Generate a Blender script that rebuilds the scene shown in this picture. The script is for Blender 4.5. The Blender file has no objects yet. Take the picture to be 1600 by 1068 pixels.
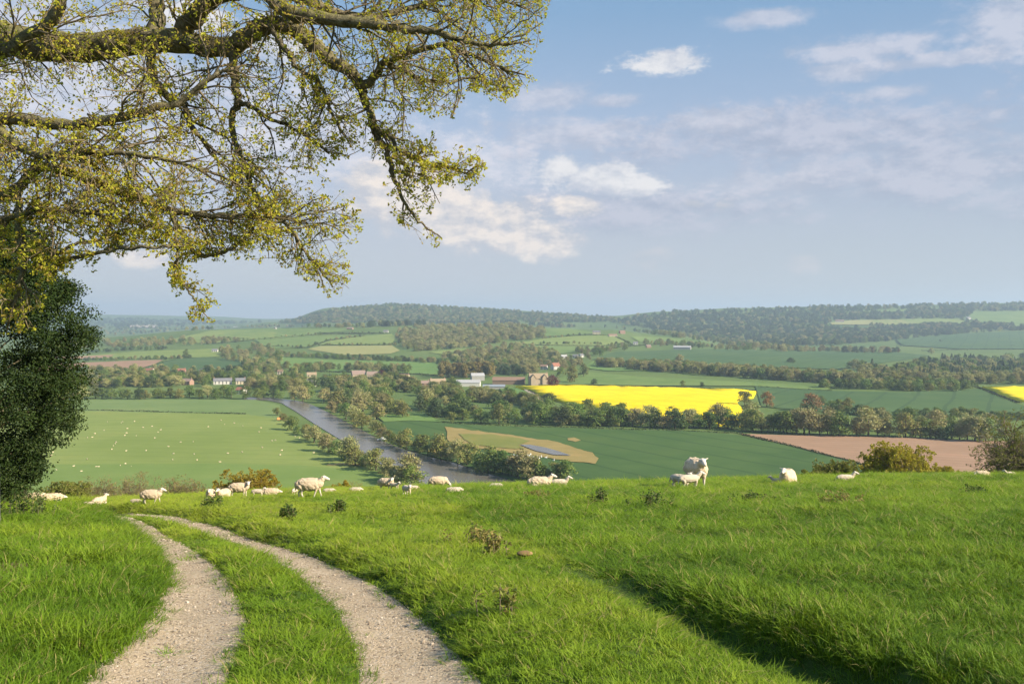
import bpy, bmesh, math, random
import numpy as np
from mathutils import Vector, Matrix, Euler, geometry

random.seed(7)
RNG = np.random.default_rng(11)
SC = bpy.context.scene
COL = SC.collection

# ------------------------------------------------------------------ camera, sky, sun, exposure
F = 1400.0            # focal length in pixels of the 1600 px wide photograph
HOR = 500.0           # row of the true horizon
PITCH = math.atan((534.0 - HOR) / F)
cam_d = bpy.data.cameras.new('camera')
cam = bpy.data.objects.new('camera', cam_d)
COL.objects.link(cam)
cam_d.sensor_width = 36.0
cam_d.lens = 36.0 * F / 1600.0
cam_d.clip_start = 0.1
cam_d.clip_end = 40000
cam.location = (0, 0, 0)
cam.rotation_euler = (math.pi / 2 - PITCH, 0, 0)
SC.camera = cam

SUN_AZ = math.radians(112)     # clockwise from the view axis (+Y): from the right, a little behind
SUN_EL = math.radians(30)
sun_vec = Vector((math.cos(SUN_EL) * math.sin(SUN_AZ), math.cos(SUN_EL) * math.cos(SUN_AZ), math.sin(SUN_EL)))
sun_d = bpy.data.lights.new('sun', 'SUN')
sun_d.energy = 5.0
sun_d.angle = math.radians(0.55)
sun_d.color = (1.0, 0.88, 0.69)
sun = bpy.data.objects.new('sun', sun_d)
COL.objects.link(sun)
sun.rotation_euler = sun_vec.to_track_quat('Z', 'Y').to_euler()

SC.view_settings.view_transform = 'Standard'
SC.view_settings.look = 'None'
SC.view_settings.gamma = 1.0
SC.view_settings.exposure = 1.0
SC.cycles.max_bounces = 6
SC.cycles.diffuse_bounces = 3
SC.cycles.glossy_bounces = 2
SC.cycles.transmission_bounces = 4
SC.cycles.transparent_max_bounces = 8
SC.cycles.volume_bounces = 0
SC.cycles.use_adaptive_sampling = True
SC.cycles.adaptive_threshold = 0.015
SC.cycles.use_denoising = True


def lin(r, g, b):
    f = lambda c: c / 12.92 if c <= 0.04045 else ((c + 0.055) / 1.055) ** 2.4
    return (f(r / 255.0), f(g / 255.0), f(b / 255.0), 1.0)


class NT:
    """small helper for node trees"""
    def __init__(self, tree):
        self.t = tree
    def n(self, typ, ins=None, **props):
        nd = self.t.nodes.new(typ)
        for k, v in props.items():
            setattr(nd, k, v)
        if ins:
            for k, v in ins.items():
                self.set(nd.inputs[k], v)
        return nd
    def set(self, sock, v):
        if isinstance(v, bpy.types.NodeSocket):
            self.t.links.new(v, sock)
        else:
            sock.default_value = v
    def m(self, op, a, b=None, c=None, clamp=False):
        nd = self.t.nodes.new('ShaderNodeMath')
        nd.operation = op
        nd.use_clamp = clamp
        for i, v in enumerate((a, b, c)):
            if v is not None:
                self.set(nd.inputs[i], v)
        return nd.outputs[0]
    def mix(self, fac, a, b, blend='MIX'):
        nd = self.t.nodes.new('ShaderNodeMix')
        nd.data_type = 'RGBA'
        nd.blend_type = blend
        self.set(nd.inputs[0], fac)
        self.set(nd.inputs[6], a)
        self.set(nd.inputs[7], b)
        return nd.outputs[2]
    def ramp(self, fac, stops, interp='LINEAR'):
        nd = self.t.nodes.new('ShaderNodeValToRGB')
        nd.color_ramp.interpolation = interp
        el = nd.color_ramp.elements
        while len(el) < len(stops):
            el.new(0.5)
        for e, (p, c) in zip(el, stops):
            e.position = p
            e.color = c
        self.set(nd.inputs[0], fac)
        return nd.outputs[0]
    def noise(self, vec, scale, detail=4, rough=0.55, out=0, dist=0.0):
        nd = self.t.nodes.new('ShaderNodeTexNoise')
        if vec is not None:
            self.set(nd.inputs['Vector'], vec)
        nd.inputs['Scale'].default_value = scale
        nd.inputs['Detail'].default_value = detail
        nd.inputs['Roughness'].default_value = rough
        nd.inputs['Distortion'].default_value = dist
        return nd.outputs[out]


world = bpy.data.worlds.new('World')
SC.world = world
world.use_nodes = True
wt = world.node_tree
wt.nodes.clear()
W = NT(wt)
tc = W.n('ShaderNodeTexCoord').outputs['Generated']
sep = W.n('ShaderNodeSeparateXYZ', {0: tc})
dx, dy, dz = sep.outputs
az = W.m('ARCTAN2', dx, dy)
el = W.m('ARCSINE', dz)
sky = W.n('ShaderNodeTexSky', sky_type='NISHITA', sun_disc=False, sun_elevation=SUN_EL, sun_rotation=SUN_AZ,
          altitude=120.0, air_density=1.0, dust_density=1.4, ozone_density=1.2)
SKY_S = 0.07
skyc = W.mix(1.0, sky.outputs[0], (SKY_S, SKY_S, SKY_S, 1), 'MULTIPLY')
SKYEXP = 1 / (2 ** 1.0)


def sk(r, g, b):
    c = lin(r, g, b)
    return (c[0] * SKYEXP, c[1] * SKYEXP, c[2] * SKYEXP, 1)


# thin veil of high cloud that greys the sky towards the horizon
elf = W.m('MULTIPLY', el, 1 / 0.75, clamp=True)
veil = W.ramp(elf, [(0.0, sk(214, 216, 218)), (0.05, sk(206, 209, 215)), (0.14, sk(196, 202, 216)), (0.28, sk(176, 194, 221)),
                    (0.44, sk(138, 175, 212)), (1.0, sk(118, 158, 204))])
veil = W.mix(W.m('MULTIPLY_ADD', az, 0.9, 0.1, clamp=True), veil, W.mix(1.0, veil, (0.74, 0.81, 0.86, 1), 'MULTIPLY'))
wv = W.n('ShaderNodeCombineXYZ', {0: W.m('MULTIPLY', az, 1.0), 1: W.m('MULTIPLY', el, 2.6), 2: 0.3}).outputs[0]
streak = W.noise(wv, 3.2, 5, 0.55)
vfac = W.m('MULTIPLY_ADD', streak, 0.3, 0.78, clamp=True)
col = W.mix(vfac, skyc, veil)
# broad soft cloud bank to the left, behind the oak
wv2 = W.n('ShaderNodeCombineXYZ', {0: az, 1: W.m('MULTIPLY', el, 1.9), 2: 0.0}).outputs[0]
n1 = W.noise(wv2, 11.0, 6, 0.66)
n2 = W.noise(wv2, 46.0, 4, 0.66)
nn = W.m('ADD', W.m('MULTIPLY', W.m('SUBTRACT', n1, 0.5), 1.5), W.m('MULTIPLY', W.m('SUBTRACT', n2, 0.5), 1.05))


def pxdir(px, py):
    x = (px - 800.0) / F
    zc = (534.0 - py) / F
    c, s = math.cos(PITCH), math.sin(PITCH)
    return Vector((x, c + s * zc, -s + c * zc))


azel = W.n('ShaderNodeCombineXYZ', {0: az, 1: el, 2: 0.0}).outputs[0]


def cloud_group(col, blobs, amount, bright, base, rough, soft):
    """one bank of clouds: ellipses in sky angles, their edges broken up by noise"""
    best, bv = None, None
    for px, py, hw, hh in blobs:
        d = pxdir(px, py)
        a0 = math.atan2(d.x, d.y)
        e0 = math.asin(d.normalized().z)
        su, sv = F / hw * 0.92, F / hh * 0.92
        v = W.n('ShaderNodeVectorMath', {0: azel, 1: (su, sv, 0), 2: (-a0 * su, -e0 * sv, 0)}, operation='MULTIPLY_ADD').outputs[0]
        L = W.n('ShaderNodeVectorMath', {0: v}, operation='LENGTH').outputs['Value']
        best = L if best is None else W.m('SMOOTH_MIN', best, L, 0.35)
    f = W.m('MULTIPLY_ADD', nn, rough, W.m('SUBTRACT', 1.0, best))
    mr = W.n('ShaderNodeMapRange', {0: f, 1: -0.05, 2: soft, 3: 0.0, 4: amount}, interpolation_type='SMOOTHSTEP')
    shade = W.m('MULTIPLY_ADD', nns, 1.3, W.m('MULTIPLY_ADD', f, 0.5, 0.25), clamp=True)
    return W.mix(mr.outputs[0], col, W.mix(shade, base, bright))


# billow tops catch the light: difference of the noise with itself a little higher up
n1b = W.noise(W.n('ShaderNodeVectorMath', {0: wv2, 1: (0.010, 0.018, 0)}, operation='ADD').outputs[0], 11.0, 6, 0.66)
nns = W.m('MULTIPLY', W.m('SUBTRACT', n1, n1b), 4.0)
WH, WB = sk(246, 243, 242), sk(208, 211, 222)
WM, WMB = sk(252, 240, 230), sk(204, 205, 213)
LV, LVB = sk(218, 217, 228), sk(188, 194, 211)
for args in [
    ([(430, 215, 330, 120), (120, 120, 260, 150), (700, 262, 200, 70)], 0.88, sk(226, 226, 236), sk(198, 206, 223), 1.2, 0.8),
    ([(1250, 215, 420, 55), (1480, 260, 340, 80), (1000, 330, 300, 45)], 0.72, sk(206, 206, 220), sk(172, 180, 200), 1.3, 0.8),
    ([(880, 212, 150, 34), (855, 152, 80, 26), (960, 158, 60, 12), (1390, 145, 70, 13), (1470, 94, 110, 12), (1200, 28, 80, 16), (1120, 190, 90, 22), (1180, 290, 120, 24)], 0.66, LV, LVB, 1.0, 0.7),
    ([(1340, 78, 140, 22), (1320, 112, 76, 19), (1585, 25, 80, 60)], 0.66, sk(222, 220, 230), LVB, 1.1, 0.8),
    ([(1015, 408, 45, 22), (1255, 416, 26, 18), (1085, 319, 26, 7), (1130, 321, 18, 11)], 0.5, sk(220, 214, 215), sk(194, 198, 206), 1.0, 0.7),
    ([(1034, 95, 70, 21), (880, 266, 50, 30), (935, 280, 80, 26), (992, 292, 52, 20), (430, 62, 60, 40), (300, 30, 60, 30)], 0.86, WH, WB, 1.2, 0.5),
    ([(898, 322, 42, 20), (640, 308, 125, 60), (760, 352, 125, 48), (855, 380, 64, 30), (228, 402, 46, 16), (590, 280, 40, 26)], 1.0, WM, WMB, 0.85, 0.42),
]:
    col = cloud_group(col, *args)
world.cycles.sampling_method = 'MANUAL'
world.cycles.sample_map_resolution = 256
bg = W.n('ShaderNodeBackground', {0: col, 1: 1.0})
wo = W.n('ShaderNodeOutputWorld', {0: bg.outputs[0]})

# ------------------------------------------------------------------ helpers
def interp(x, xs, ys):
    return np.interp(x, xs, ys)


def vnoise(x, y, scale, seed=0, octaves=3):
    """value noise in -1..1"""
    out = 0.0
    amp, tot = 1.0, 0.0
    x = np.asarray(x, float) / scale
    y = np.asarray(y, float) / scale
    for o in range(octaves):
        xi, yi = np.floor(x), np.floor(y)
        fx, fy = x - xi, y - yi
        fx = fx * fx * (3 - 2 * fx)
        fy = fy * fy * (3 - 2 * fy)
        def h(a, b):
            s = np.sin(a * 127.1 + b * 311.7 + (seed + o * 17.3) * 74.7) * 43758.5453
            return (s - np.floor(s)) * 2 - 1
        v = (h(xi, yi) * (1 - fx) + h(xi + 1, yi) * fx) * (1 - fy) + (h(xi, yi + 1) * (1 - fx) + h(xi + 1, yi + 1) * fx) * fy
        out = out + v * amp
        tot += amp
        amp *= 0.5
        x = x * 2.03 + 5.1
        y = y * 2.03 - 3.7
    return out / tot


def mesh_np(name, verts, faces, mats=None, matidx=None, smooth=False):
    """faces: (n,k) array, or a list of such arrays (quads and triangles)"""
    verts = np.asarray(verts, np.float32)
    if not isinstance(faces, list):
        faces = [faces]
    faces = [np.asarray(f, np.int32) for f in faces if len(f)]
    me = bpy.data.meshes.new(name)
    nl = sum(f.size for f in faces)
    nf = sum(len(f) for f in faces)
    me.vertices.add(len(verts))
    me.vertices.foreach_set('co', verts.ravel())
    me.loops.add(nl)
    me.polygons.add(nf)
    me.loops.foreach_set('vertex_index', np.concatenate([f.ravel() for f in faces]))
    tot = np.concatenate([np.full(len(f), f.shape[1], np.int32) for f in faces])
    st = np.concatenate([[0], np.cumsum(tot)[:-1]]).astype(np.int32)
    me.polygons.foreach_set('loop_start', st)
    if matidx is not None:
        me.polygons.foreach_set('material_index', np.asarray(matidx, np.int32))
    me.polygons.foreach_set('use_smooth', np.full(nf, bool(smooth)))
    for m in (mats or []):
        me.materials.append(m)
    me.update(calc_edges=True)
    return me


def link(name, me, parent=None, loc=None):
    o = bpy.data.objects.new(name, me)
    COL.objects.link(o)
    if parent is not None:
        o.parent = parent
    if loc is not None:
        o.location = loc
    return o


def tag(o, label=None, cat=None, group=None, kind=None):
    if label:
        o['label'] = label
    if cat:
        o['category'] = cat
    if group:
        o['group'] = group
    if kind:
        o['kind'] = kind
    return o


def empty(name, loc, rz=0.0):
    o = link(name, None, loc=loc)
    o.rotation_euler = (0, 0, rz)
    o.empty_display_size = 0.2
    return o


class MB:
    """collects verts / quads / tris for one mesh"""
    def __init__(self):
        self.v, self.q, self.t, self.n = [], [], [], 0
        self.qm, self.tm = [], []
    def add(self, v, q=None, t=None, m=0):
        v = np.asarray(v, float)
        if q is not None and len(q):
            self.q.append(np.asarray(q, int) + self.n)
            self.qm.append(np.full(len(q), m))
        if t is not None and len(t):
            self.t.append(np.asarray(t, int) + self.n)
            self.tm.append(np.full(len(t), m))
        self.v.append(v)
        self.n += len(v)
    def tube(self, pts, rad, sides=6, m=0, cap=True):
        pts = np.asarray(pts, float)
        rad = np.asarray(rad, float)
        n = len(pts)
        tan = np.gradient(pts, axis=0)
        tan /= np.linalg.norm(tan, axis=1)[:, None] + 1e-9
        ref = np.where(np.abs(tan[:, 2:3]) > 0.9, np.array([[1.0, 0, 0]]), np.array([[0, 0, 1.0]]))
        a = np.cross(tan, ref)
        a /= np.linalg.norm(a, axis=1)[:, None] + 1e-9
        for i in range(1, n):
            a[i] = a[i - 1] - tan[i] * np.dot(a[i - 1], tan[i])
            a[i] /= np.linalg.norm(a[i]) + 1e-9
        b = np.cross(tan, a)
        ang = np.arange(sides) * 2 * math.pi / sides
        ring = a[:, None, :] * np.cos(ang)[None, :, None] + b[:, None, :] * np.sin(ang)[None, :, None]
        v = (pts[:, None, :] + ring * rad[:, None, None]).reshape(-1, 3)
        i = np.arange(n - 1)[:, None] * sides
        j = np.arange(sides)[None, :]
        j2 = (j + 1) % sides
        q = np.stack([i + j, i + j2, i + sides + j2, i + sides + j], -1).reshape(-1, 4)
        t = None
        if cap:
            v = np.vstack([v, pts[0], pts[-1]])
            k = np.arange(sides)
            t = np.vstack([np.stack([np.full(sides, n * sides), (k + 1) % sides, k], 1),
                           np.stack([np.full(sides, n * sides + 1), (n - 1) * sides + k, (n - 1) * sides + (k + 1) % sides], 1)])
        self.add(v, q, t, m)
    def box(self, c, s, m=0, rz=0.0):
        sx, sy, sz = s[0] / 2, s[1] / 2, s[2] / 2
        p = np.array([[-sx, -sy, -sz], [sx, -sy, -sz], [sx, sy, -sz], [-sx, sy, -sz], [-sx, -sy, sz], [sx, -sy, sz], [sx, sy, sz], [-sx, sy, sz]])
        cz, szn = math.cos(rz), math.sin(rz)
        p = np.stack([p[:, 0] * cz - p[:, 1] * szn, p[:, 0] * szn + p[:, 1] * cz, p[:, 2]], 1) + np.asarray(c)
        self.add(p, [[0, 3, 2, 1], [4, 5, 6, 7], [0, 1, 5, 4], [1, 2, 6, 5], [2, 3, 7, 6], [3, 0, 4, 7]], None, m)
    def leaves(self, c, nrm, size, aspect=0.7, rng=RNG, m=0, axis=None):
        """diamond leaves at centres c facing nrm"""
        c = np.asarray(c, float)
        n = len(c)
        if n == 0:
            return
        nrm = nrm / (np.linalg.norm(nrm, axis=1)[:, None] + 1e-9)
        r = rng.normal(size=(n, 3)) if axis is None else axis
        a = np.cross(nrm, r)
        a /= np.linalg.norm(a, axis=1)[:, None] + 1e-9
        b = np.cross(nrm, a)
        size = np.asarray(size, float)
        if size.ndim == 0:
            size = np.full(n, float(size))
        s = size[:, None]
        fold = nrm * s * 0.18
        v = np.stack([c - a * s * 0.5, c - b * s * 0.5 * aspect + fold, c + a * s * 0.5, c + b * s * 0.5 * aspect + fold], 1).reshape(-1, 3)
        q = np.arange(n * 4).reshape(n, 4)
        self.add(v, q, None, m)
    def mesh(self, name, mats, smooth=False):
        f, mi = [], []
        if self.q:
            f.append(np.vstack(self.q)); mi.append(np.concatenate(self.qm))
        if self.t:
            f.append(np.vstack(self.t)); mi.append(np.concatenate(self.tm))
        return mesh_np(name, np.vstack(self.v), f, mats, np.concatenate(mi), smooth)


def new_mat(name):
    m = bpy.data.materials.new(name)
    m.use_nodes = True
    m.node_tree.nodes.clear()
    return m, NT(m.node_tree)


def finish(m, T, bsdf, disp=None):
    out = T.n('ShaderNodeOutputMaterial', {0: bsdf})
    return m


def principled(T, color, rough=0.8, spec=0.3, normal=None, **kw):
    p = T.n('ShaderNodeBsdfPrincipled')
    T.set(p.inputs['Base Color'], color)
    T.set(p.inputs['Roughness'], rough)
    p.inputs['Specular IOR Level'].default_value = spec
    if normal is not None:
        T.set(p.inputs['Normal'], normal)
    for k, v in kw.items():
        T.set(p.inputs[k], v)
    return p.outputs[0]


def bump(T, h, strength=0.4, dist=0.02):
    return T.n('ShaderNodeBump', {'Strength': strength, 'Distance': dist, 'Height': h}).outputs[0]


def objpos(T):
    return T.n('ShaderNodeTexCoord').outputs['Object']


def wpos(T):
    return T.n('ShaderNodeNewGeometry').outputs['Position']


def mat_leaf(name, c1, c2, c3=None, trans=0.28, nscale=1.2, rough=0.5, hue=0.02, val=0.25, spec=0.25):
    """leaf colour varied by clump and, between copies, by object"""
    m, T = new_mat(name)
    oi = T.n('ShaderNodeObjectInfo')
    n = T.noise(objpos(T), nscale, 3, 0.6)
    f = T.n('ShaderNodeMapRange', {0: n, 1: 0.36, 2: 0.64}).outputs[0]
    c = T.mix(f, c1, c2)
    if c3 is not None:
        isl = T.n('ShaderNodeNewGeometry').outputs['Random Per Island']
        c = T.mix(T.m('GREATER_THAN', isl, 0.72), c, c3)
    hv = T.n('ShaderNodeHueSaturation', {'Hue': T.m('MULTIPLY_ADD', oi.outputs['Random'], hue * 2, 0.5 - hue),
                                         'Value': T.m('MULTIPLY_ADD', T.m('FRACT', T.m('MULTIPLY', oi.outputs['Random'], 7.31)), val * 2, 1 - val),
                                         'Color': c})
    p = principled(T, hv.outputs[0], rough, spec)
    tr = T.n('ShaderNodeBsdfTranslucent', {0: hv.outputs[0]})
    mx = T.n('ShaderNodeMixShader', {0: trans, 1: p, 2: tr.outputs[0]})
    return finish(m, T, mx.outputs[0])


def mat_plain(name, c1, c2, scale=3.0, rough=0.85, bstr=0.0, bdist=0.02, spec=0.2, world=False):
    m, T = new_mat(name)
    n = T.noise(wpos(T) if world else objpos(T), scale, 5, 0.6)
    f = T.n('ShaderNodeMapRange', {0: n, 1: 0.32, 2: 0.68}).outputs[0]
    c = T.mix(f, c1, c2)
    nr = bump(T, n, bstr, bdist) if bstr else None
    return finish(m, T, principled(T, c, rough, spec, nr))


def C(r, g, b):
    return (r, g, b, 1.0)

# ------------------------------------------------------------------ terrain
BR = 0.00103


def h_near_base(x, y):
    t = x / 40.0
    a = 0.103 + interp(t, [-1.2, -.57, -.46, -.35, -.2, 0, .2, .4, .57, 1.2],
                       [.028, .0232, .0232, .0138, .0055, .001, -.004, -.0095, -.0105, -.011])
    yy = np.maximum(y, 0)
    return -1.65 - a * y - BR * yy * yy


COLS = [
    (-900, [(250, -70), (1000, 598), (1300, 580), (1700, 562), (2300, 545), (3000, 530), (5000, 518), (7000, 505), (9500, 492), (13000, 494)]),
    (140, [(250, -70), (1000, 598), (1300, 576), (1600, 561), (1900, 549), (2200, 538), (2500, 530), (2800, 526), (3500, 530), (5000, 520), (7000, 504), (9000, 491), (13000, 492)]),
    (330, [(250, -70), (1000, 598), (1300, 575), (1600, 556), (1900, 542), (2200, 528), (2450, 518), (2650, 512), (3200, 526), (4500, 520), (7000, 505), (9000, 494), (13000, 496)]),
    (430, [(250, -70), (1000, 598), (1300, 574), (1600, 555), (1900, 540), (2200, 525), (2450, 515), (2650, 510), (3200, 526), (4000, 518), (4700, 503), (5400, 506), (8000, 499), (13000, 498)]),
    (520, [(250, -70), (1000, 598), (1300, 575), (1600, 554), (1900, 539), (2200, 523), (2420, 512), (2600, 507), (3200, 522), (4000, 503), (4600, 483), (4900, 479), (5600, 486), (13000, 496)]),
    (610, [(250, -70), (1000, 598), (1300, 575), (1600, 553), (1900, 538), (2200, 521), (2400, 510), (2580, 506), (3200, 520), (4000, 498), (4600, 478), (4900, 474), (5600, 480), (13000, 494)]),
    (760, [(250, -70), (1000, 598), (1300, 575), (1600, 553), (1900, 537), (2200, 520), (2400, 509), (2550, 506), (3200, 520), (4000, 500), (4600, 484), (4900, 481), (5600, 486), (13000, 494)]),
    (950, [(250, -70), (1000, 598), (1250, 576), (1500, 559), (1800, 544), (2050, 530), (2250, 518), (2400, 513), (3200, 522), (4000, 506), (4700, 494), (5200, 493), (13000, 496)]),
    (1040, [(250, -70), (1000, 598), (1270, 575), (1550, 557), (1850, 545), (2100, 534), (2300, 525), (2450, 523), (3100, 526), (3600, 512), (4100, 494), (4400, 487), (5000, 486), (13000, 494)]),
    (1150, [(250, -70), (1000, 598), (1300, 574), (1600, 557), (1900, 547), (2150, 542), (2300, 540), (2600, 541), (3000, 532), (3500, 512), (4000, 492), (4400, 483), (5000, 481), (13000, 490)]),
    (1300, [(250, -70), (1000, 598), (1300, 576), (1600, 561), (1900, 553), (2200, 547), (2500, 541), (2900, 532), (3400, 512), (3900, 492), (4300, 479), (5000, 478), (13000, 488)]),
    (1600, [(250, -70), (1000, 598), (1300, 581), (1600, 569), (1900, 557), (2200, 547), (2500, 538), (2900, 525), (3300, 511), (3700, 496), (4100, 482), (4500, 474), (5000, 473), (13000, 486)]),
    (2600, [(250, -70), (1000, 598), (1300, 583), (1600, 571), (1900, 559), (2200, 549), (2500, 540), (2900, 527), (3300, 513), (3700, 498), (4100, 483), (4500, 473), (5000, 472), (13000, 484)]),
]
LD = np.linspace(math.log(200), math.log(14000), 420)
DD = np.exp(LD)
TT = np.array([(c[0] - 800) / F for c in COLS])
TAB = []
for _, rows in COLS:
    zs = [(d, r if r < 0 else -(r - HOR) / F * d) for d, r in rows]
    z = np.interp(DD, [a for a, _ in zs], [b for _, b in zs])
    k = np.exp(-0.5 * (np.arange(-14, 15) / 5.0) ** 2)
    k /= k.sum()
    zp = np.concatenate([np.full(14, z[0]), z, np.full(14, z[-1])])
    TAB.append(np.convolve(zp, k, 'valid'))
TAB = np.array(TAB)


def h_valley(x, y):
    x = np.asarray(x, float)
    y = np.asarray(y, float)
    yy = np.maximum(y, 200.0)
    t = np.clip(x / yy, TT[0], TT[-1] - 1e-6)
    i = np.clip(np.searchsorted(TT, t, 'right') - 1, 0, len(TT) - 2)
    f = (t - TT[i]) / (TT[i + 1] - TT[i])
    f = f * f * (3 - 2 * f)
    g = (np.log(yy) - LD[0]) / (LD[1] - LD[0])
    g = np.clip(g, 0, len(LD) - 1.001)
    j = g.astype(int)
    fj = g - j
    z0 = TAB[i, j] * (1 - fj) + TAB[i, j + 1] * fj
    z1 = TAB[i + 1, j] * (1 - fj) + TAB[i + 1, j + 1] * fj
    z = z0 * (1 - f) + z1 * f
    w = np.clip((yy - 950) / 600, 0, 1)
    return z + w * 1.6 * vnoise(x, y, 260, 3, 2) + np.clip((yy - 2800) / 1200, 0, 1) * 9 * vnoise(x, y, 620, 5, 3)


def h_base(x, y):
    x = np.asarray(x, float)
    y = np.asarray(y, float)
    a = np.where(y > 260, -400.0, h_near_base(x, y))
    b = h_valley(x, y)
    k = 6.0
    s = np.clip((a - b) / k, -30, 30)
    sm = b + k * np.log1p(np.exp(s))
    return np.where(y < 45, a, np.where(y > 260, b, sm))


def unproject(pts, d0, d1, hf=h_base, n=2600):
    """pixels of the photograph -> points of the terrain"""
    D = np.exp(np.linspace(math.log(d0), math.log(d1), n))
    out = []
    for px, py in pts:
        d = pxdir(px, py)
        k = D / d.y
        X, Y, Z = d.x * k, d.y * k, d.z * k
        g = Z - hf(X, Y)
        w = np.where(g < 0)[0]
        if len(w) == 0:
            i = int(np.argmin(g))
            out.append((X[i], Y[i], float(hf(X[i], Y[i]))))
            continue
        i = w[0]
        if i == 0:
            f = 0.0
            i = 1
        else:
            f = g[i - 1] / (g[i - 1] - g[i])
        kk = k[i - 1] * (1 - f) + k[i] * f
        out.append((d.x * kk, d.y * kk, float(hf(np.array(d.x * kk), np.array(d.y * kk)))))
    return np.array(out)


def near(pts):
    return unproject(pts, 1.5, 44, h_near_base, 900)


def far(pts, d0=300):
    return unproject(pts, d0, 12500)


def at(px, py, depth):
    d = pxdir(px, py)
    k = depth / d.y
    return np.array((d.x * k, d.y * k, d.z * k))


def densify(pts, step):
    pts = np.asarray(pts, float)
    out = []
    for i in range(len(pts) - 1):
        a, b = pts[i], pts[i + 1]
        m = max(1, int(np.linalg.norm(b - a) / step))
        for j in range(m):
            out.append(a + (b - a) * j / m)
    out.append(pts[-1])
    return np.array(out)


def smooth_line(pts, n):
    """Catmull-Rom through pts, n samples"""
    p = np.asarray(pts, float)
    p = np.vstack([2 * p[0] - p[1], p, 2 * p[-1] - p[-2]])
    m = len(p) - 3
    u = np.linspace(0, m - 1e-6, n)
    i = u.astype(int)
    f = (u - i)[:, None]
    a, b, c, d = p[i], p[i + 1], p[i + 2], p[i + 3]
    return 0.5 * (2 * b + (c - a) * f + (2 * a - 5 * b + 4 * c - d) * f ** 2 + (3 * b - a - 3 * c + d) * f ** 3)


def dist_poly(x, y, line):
    """distance to a polyline and side (positive: right of its direction)"""
    best = np.full(np.shape(x), 1e9)
    side = np.zeros(np.shape(x))
    along = np.zeros(np.shape(x))
    L = 0.0
    for i in range(len(line) - 1):
        ax, ay = line[i][:2]
        bx, by = line[i + 1][:2]
        vx, vy = bx - ax, by - ay
        l2 = vx * vx + vy * vy + 1e-12
        t = np.clip(((x - ax) * vx + (y - ay) * vy) / l2, 0, 1)
        ex, ey = x - (ax + vx * t), y - (ay + vy * t)
        d = np.hypot(ex, ey)
        m = d < best
        best = np.where(m, d, best)
        side = np.where(m, (x - ax) * vy - (y - ay) * vx, side)
        along = np.where(m, L + t * math.sqrt(l2), along)
        L += math.sqrt(l2)
    return best, np.sign(side), along


def inside(x, y, poly):
    c = np.zeros(np.shape(x), bool)
    n = len(poly)
    j = n - 1
    for i in range(n):
        xi, yi = poly[i][:2]
        xj, yj = poly[j][:2]
        hit = ((yi > y) != (yj > y)) & (x < (xj - xi) * (y - yi) / (yj - yi + 1e-12) + xi)
        c ^= hit
        j = i
    return c


# wheel tracks, traced edge by edge on the hillside
TL_L = near([(205, 1130), (140, 1068), (180, 1030), (225, 985), (252, 940), (262, 900), (243, 850), (205, 815), (172, 800), (155, 794)])
TL_R = near([(330, 1130), (345, 1068), (366, 1020), (378, 975), (368, 935), (342, 888), (300, 850), (245, 816), (200, 800), (176, 794)])
TR_L = near([(565, 1130), (568, 1068), (560, 1020), (543, 975), (508, 930), (455, 890), (390, 850), (300, 815), (235, 799), (200, 794)])
TR_R = near([(800, 1130), (745, 1068), (700, 1010), (650, 960), (580, 910), (500, 870), (420, 838), (330, 810), (260, 798), (222, 794)])
TL_L[0] = TL_L[1] + (TL_L[1] - TL_L[2]) * 1.0
TRK = []
for a, b in ((TL_L, TL_R), (TR_L, TR_R)):
    a, b = smooth_line(a, 90), smooth_line(b, 90)
    for arr in (a, b):      # run on towards the viewer and over the brow
        pass
    a0, b0 = a[0] + (a[0] - a[4]) * 4, b[0] + (b[0] - b[4]) * 4
    a1, b1 = a[-1] + (a[-1] - a[-3]) * 3, b[-1] + (b[-1] - b[-3]) * 3
    a, b = np.vstack([a0, a, a1]), np.vstack([b0, b, b1])
    w = np.linalg.norm(a - b, axis=1)
    TRK.append((a, b, np.vstack([a, b[::-1]])))
MIDL = (TRK[0][1] + TRK[1][0]) / 2
DITCH = smooth_line(near([(845, 850), (905, 882), (985, 925), (1090, 972), (1205, 1012), (1325, 1052), (1480, 1120)]), 40)
DITCH = np.vstack([DITCH, DITCH[-1] + (DITCH[-1] - DITCH[-4]) * 8])


def ditch_field(x, y):
    d, s, al = dist_poly(x, y, DITCH)
    return -d * s, al


def h_near(x, y):
    x = np.asarray(x, float)
    y = np.asarray(y, float)
    z = h_near_base(x, y)
    fall = np.clip((52 - y) / 14, 0, 1)
    z = z + 0.05 * vnoise(x, y, 2.6, 1, 3) * fall + 0.10 * vnoise(x, y, 7.5, 2, 2) * np.clip((32 - y) / 14, .15, 1)
    for a, b, poly in TRK:
        mid = (a + b) / 2
        d, _, _ = dist_poly(x, y, mid)
        z = z - 0.09 * np.exp(-(d / 0.42) ** 4)
    # bank between the track and the drainage ditch, then the ditch itself
    sd, al = ditch_field(x, y)
    amp = np.clip((al - 2.2) / 7.5, 0, 1)
    z = z - amp * 0.42 * np.exp(-(np.where(sd > 0, sd / 0.24, sd / 0.48)) ** 2) + amp * 0.13 * np.exp(-((sd - 0.65) / 0.40) ** 2)
    # verge left of the track is a little higher
    d, s, _ = dist_poly(x, y, TRK[0][0])
    z = z + np.where(s < 0, 0.10 * np.clip(d / 1.0, 0, 1), 0) * np.clip((30 - y) / 14, 0, 1)
    d, s, _ = dist_poly(x, y, TRK[1][1])
    z = z + np.where(s > 0, 0.09 * np.clip(d / 0.5, 0, 1) * np.clip((2.6 - d) / 2, 0, 1), 0) * np.clip((30 - y) / 14, 0, 1)
    return z


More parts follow.
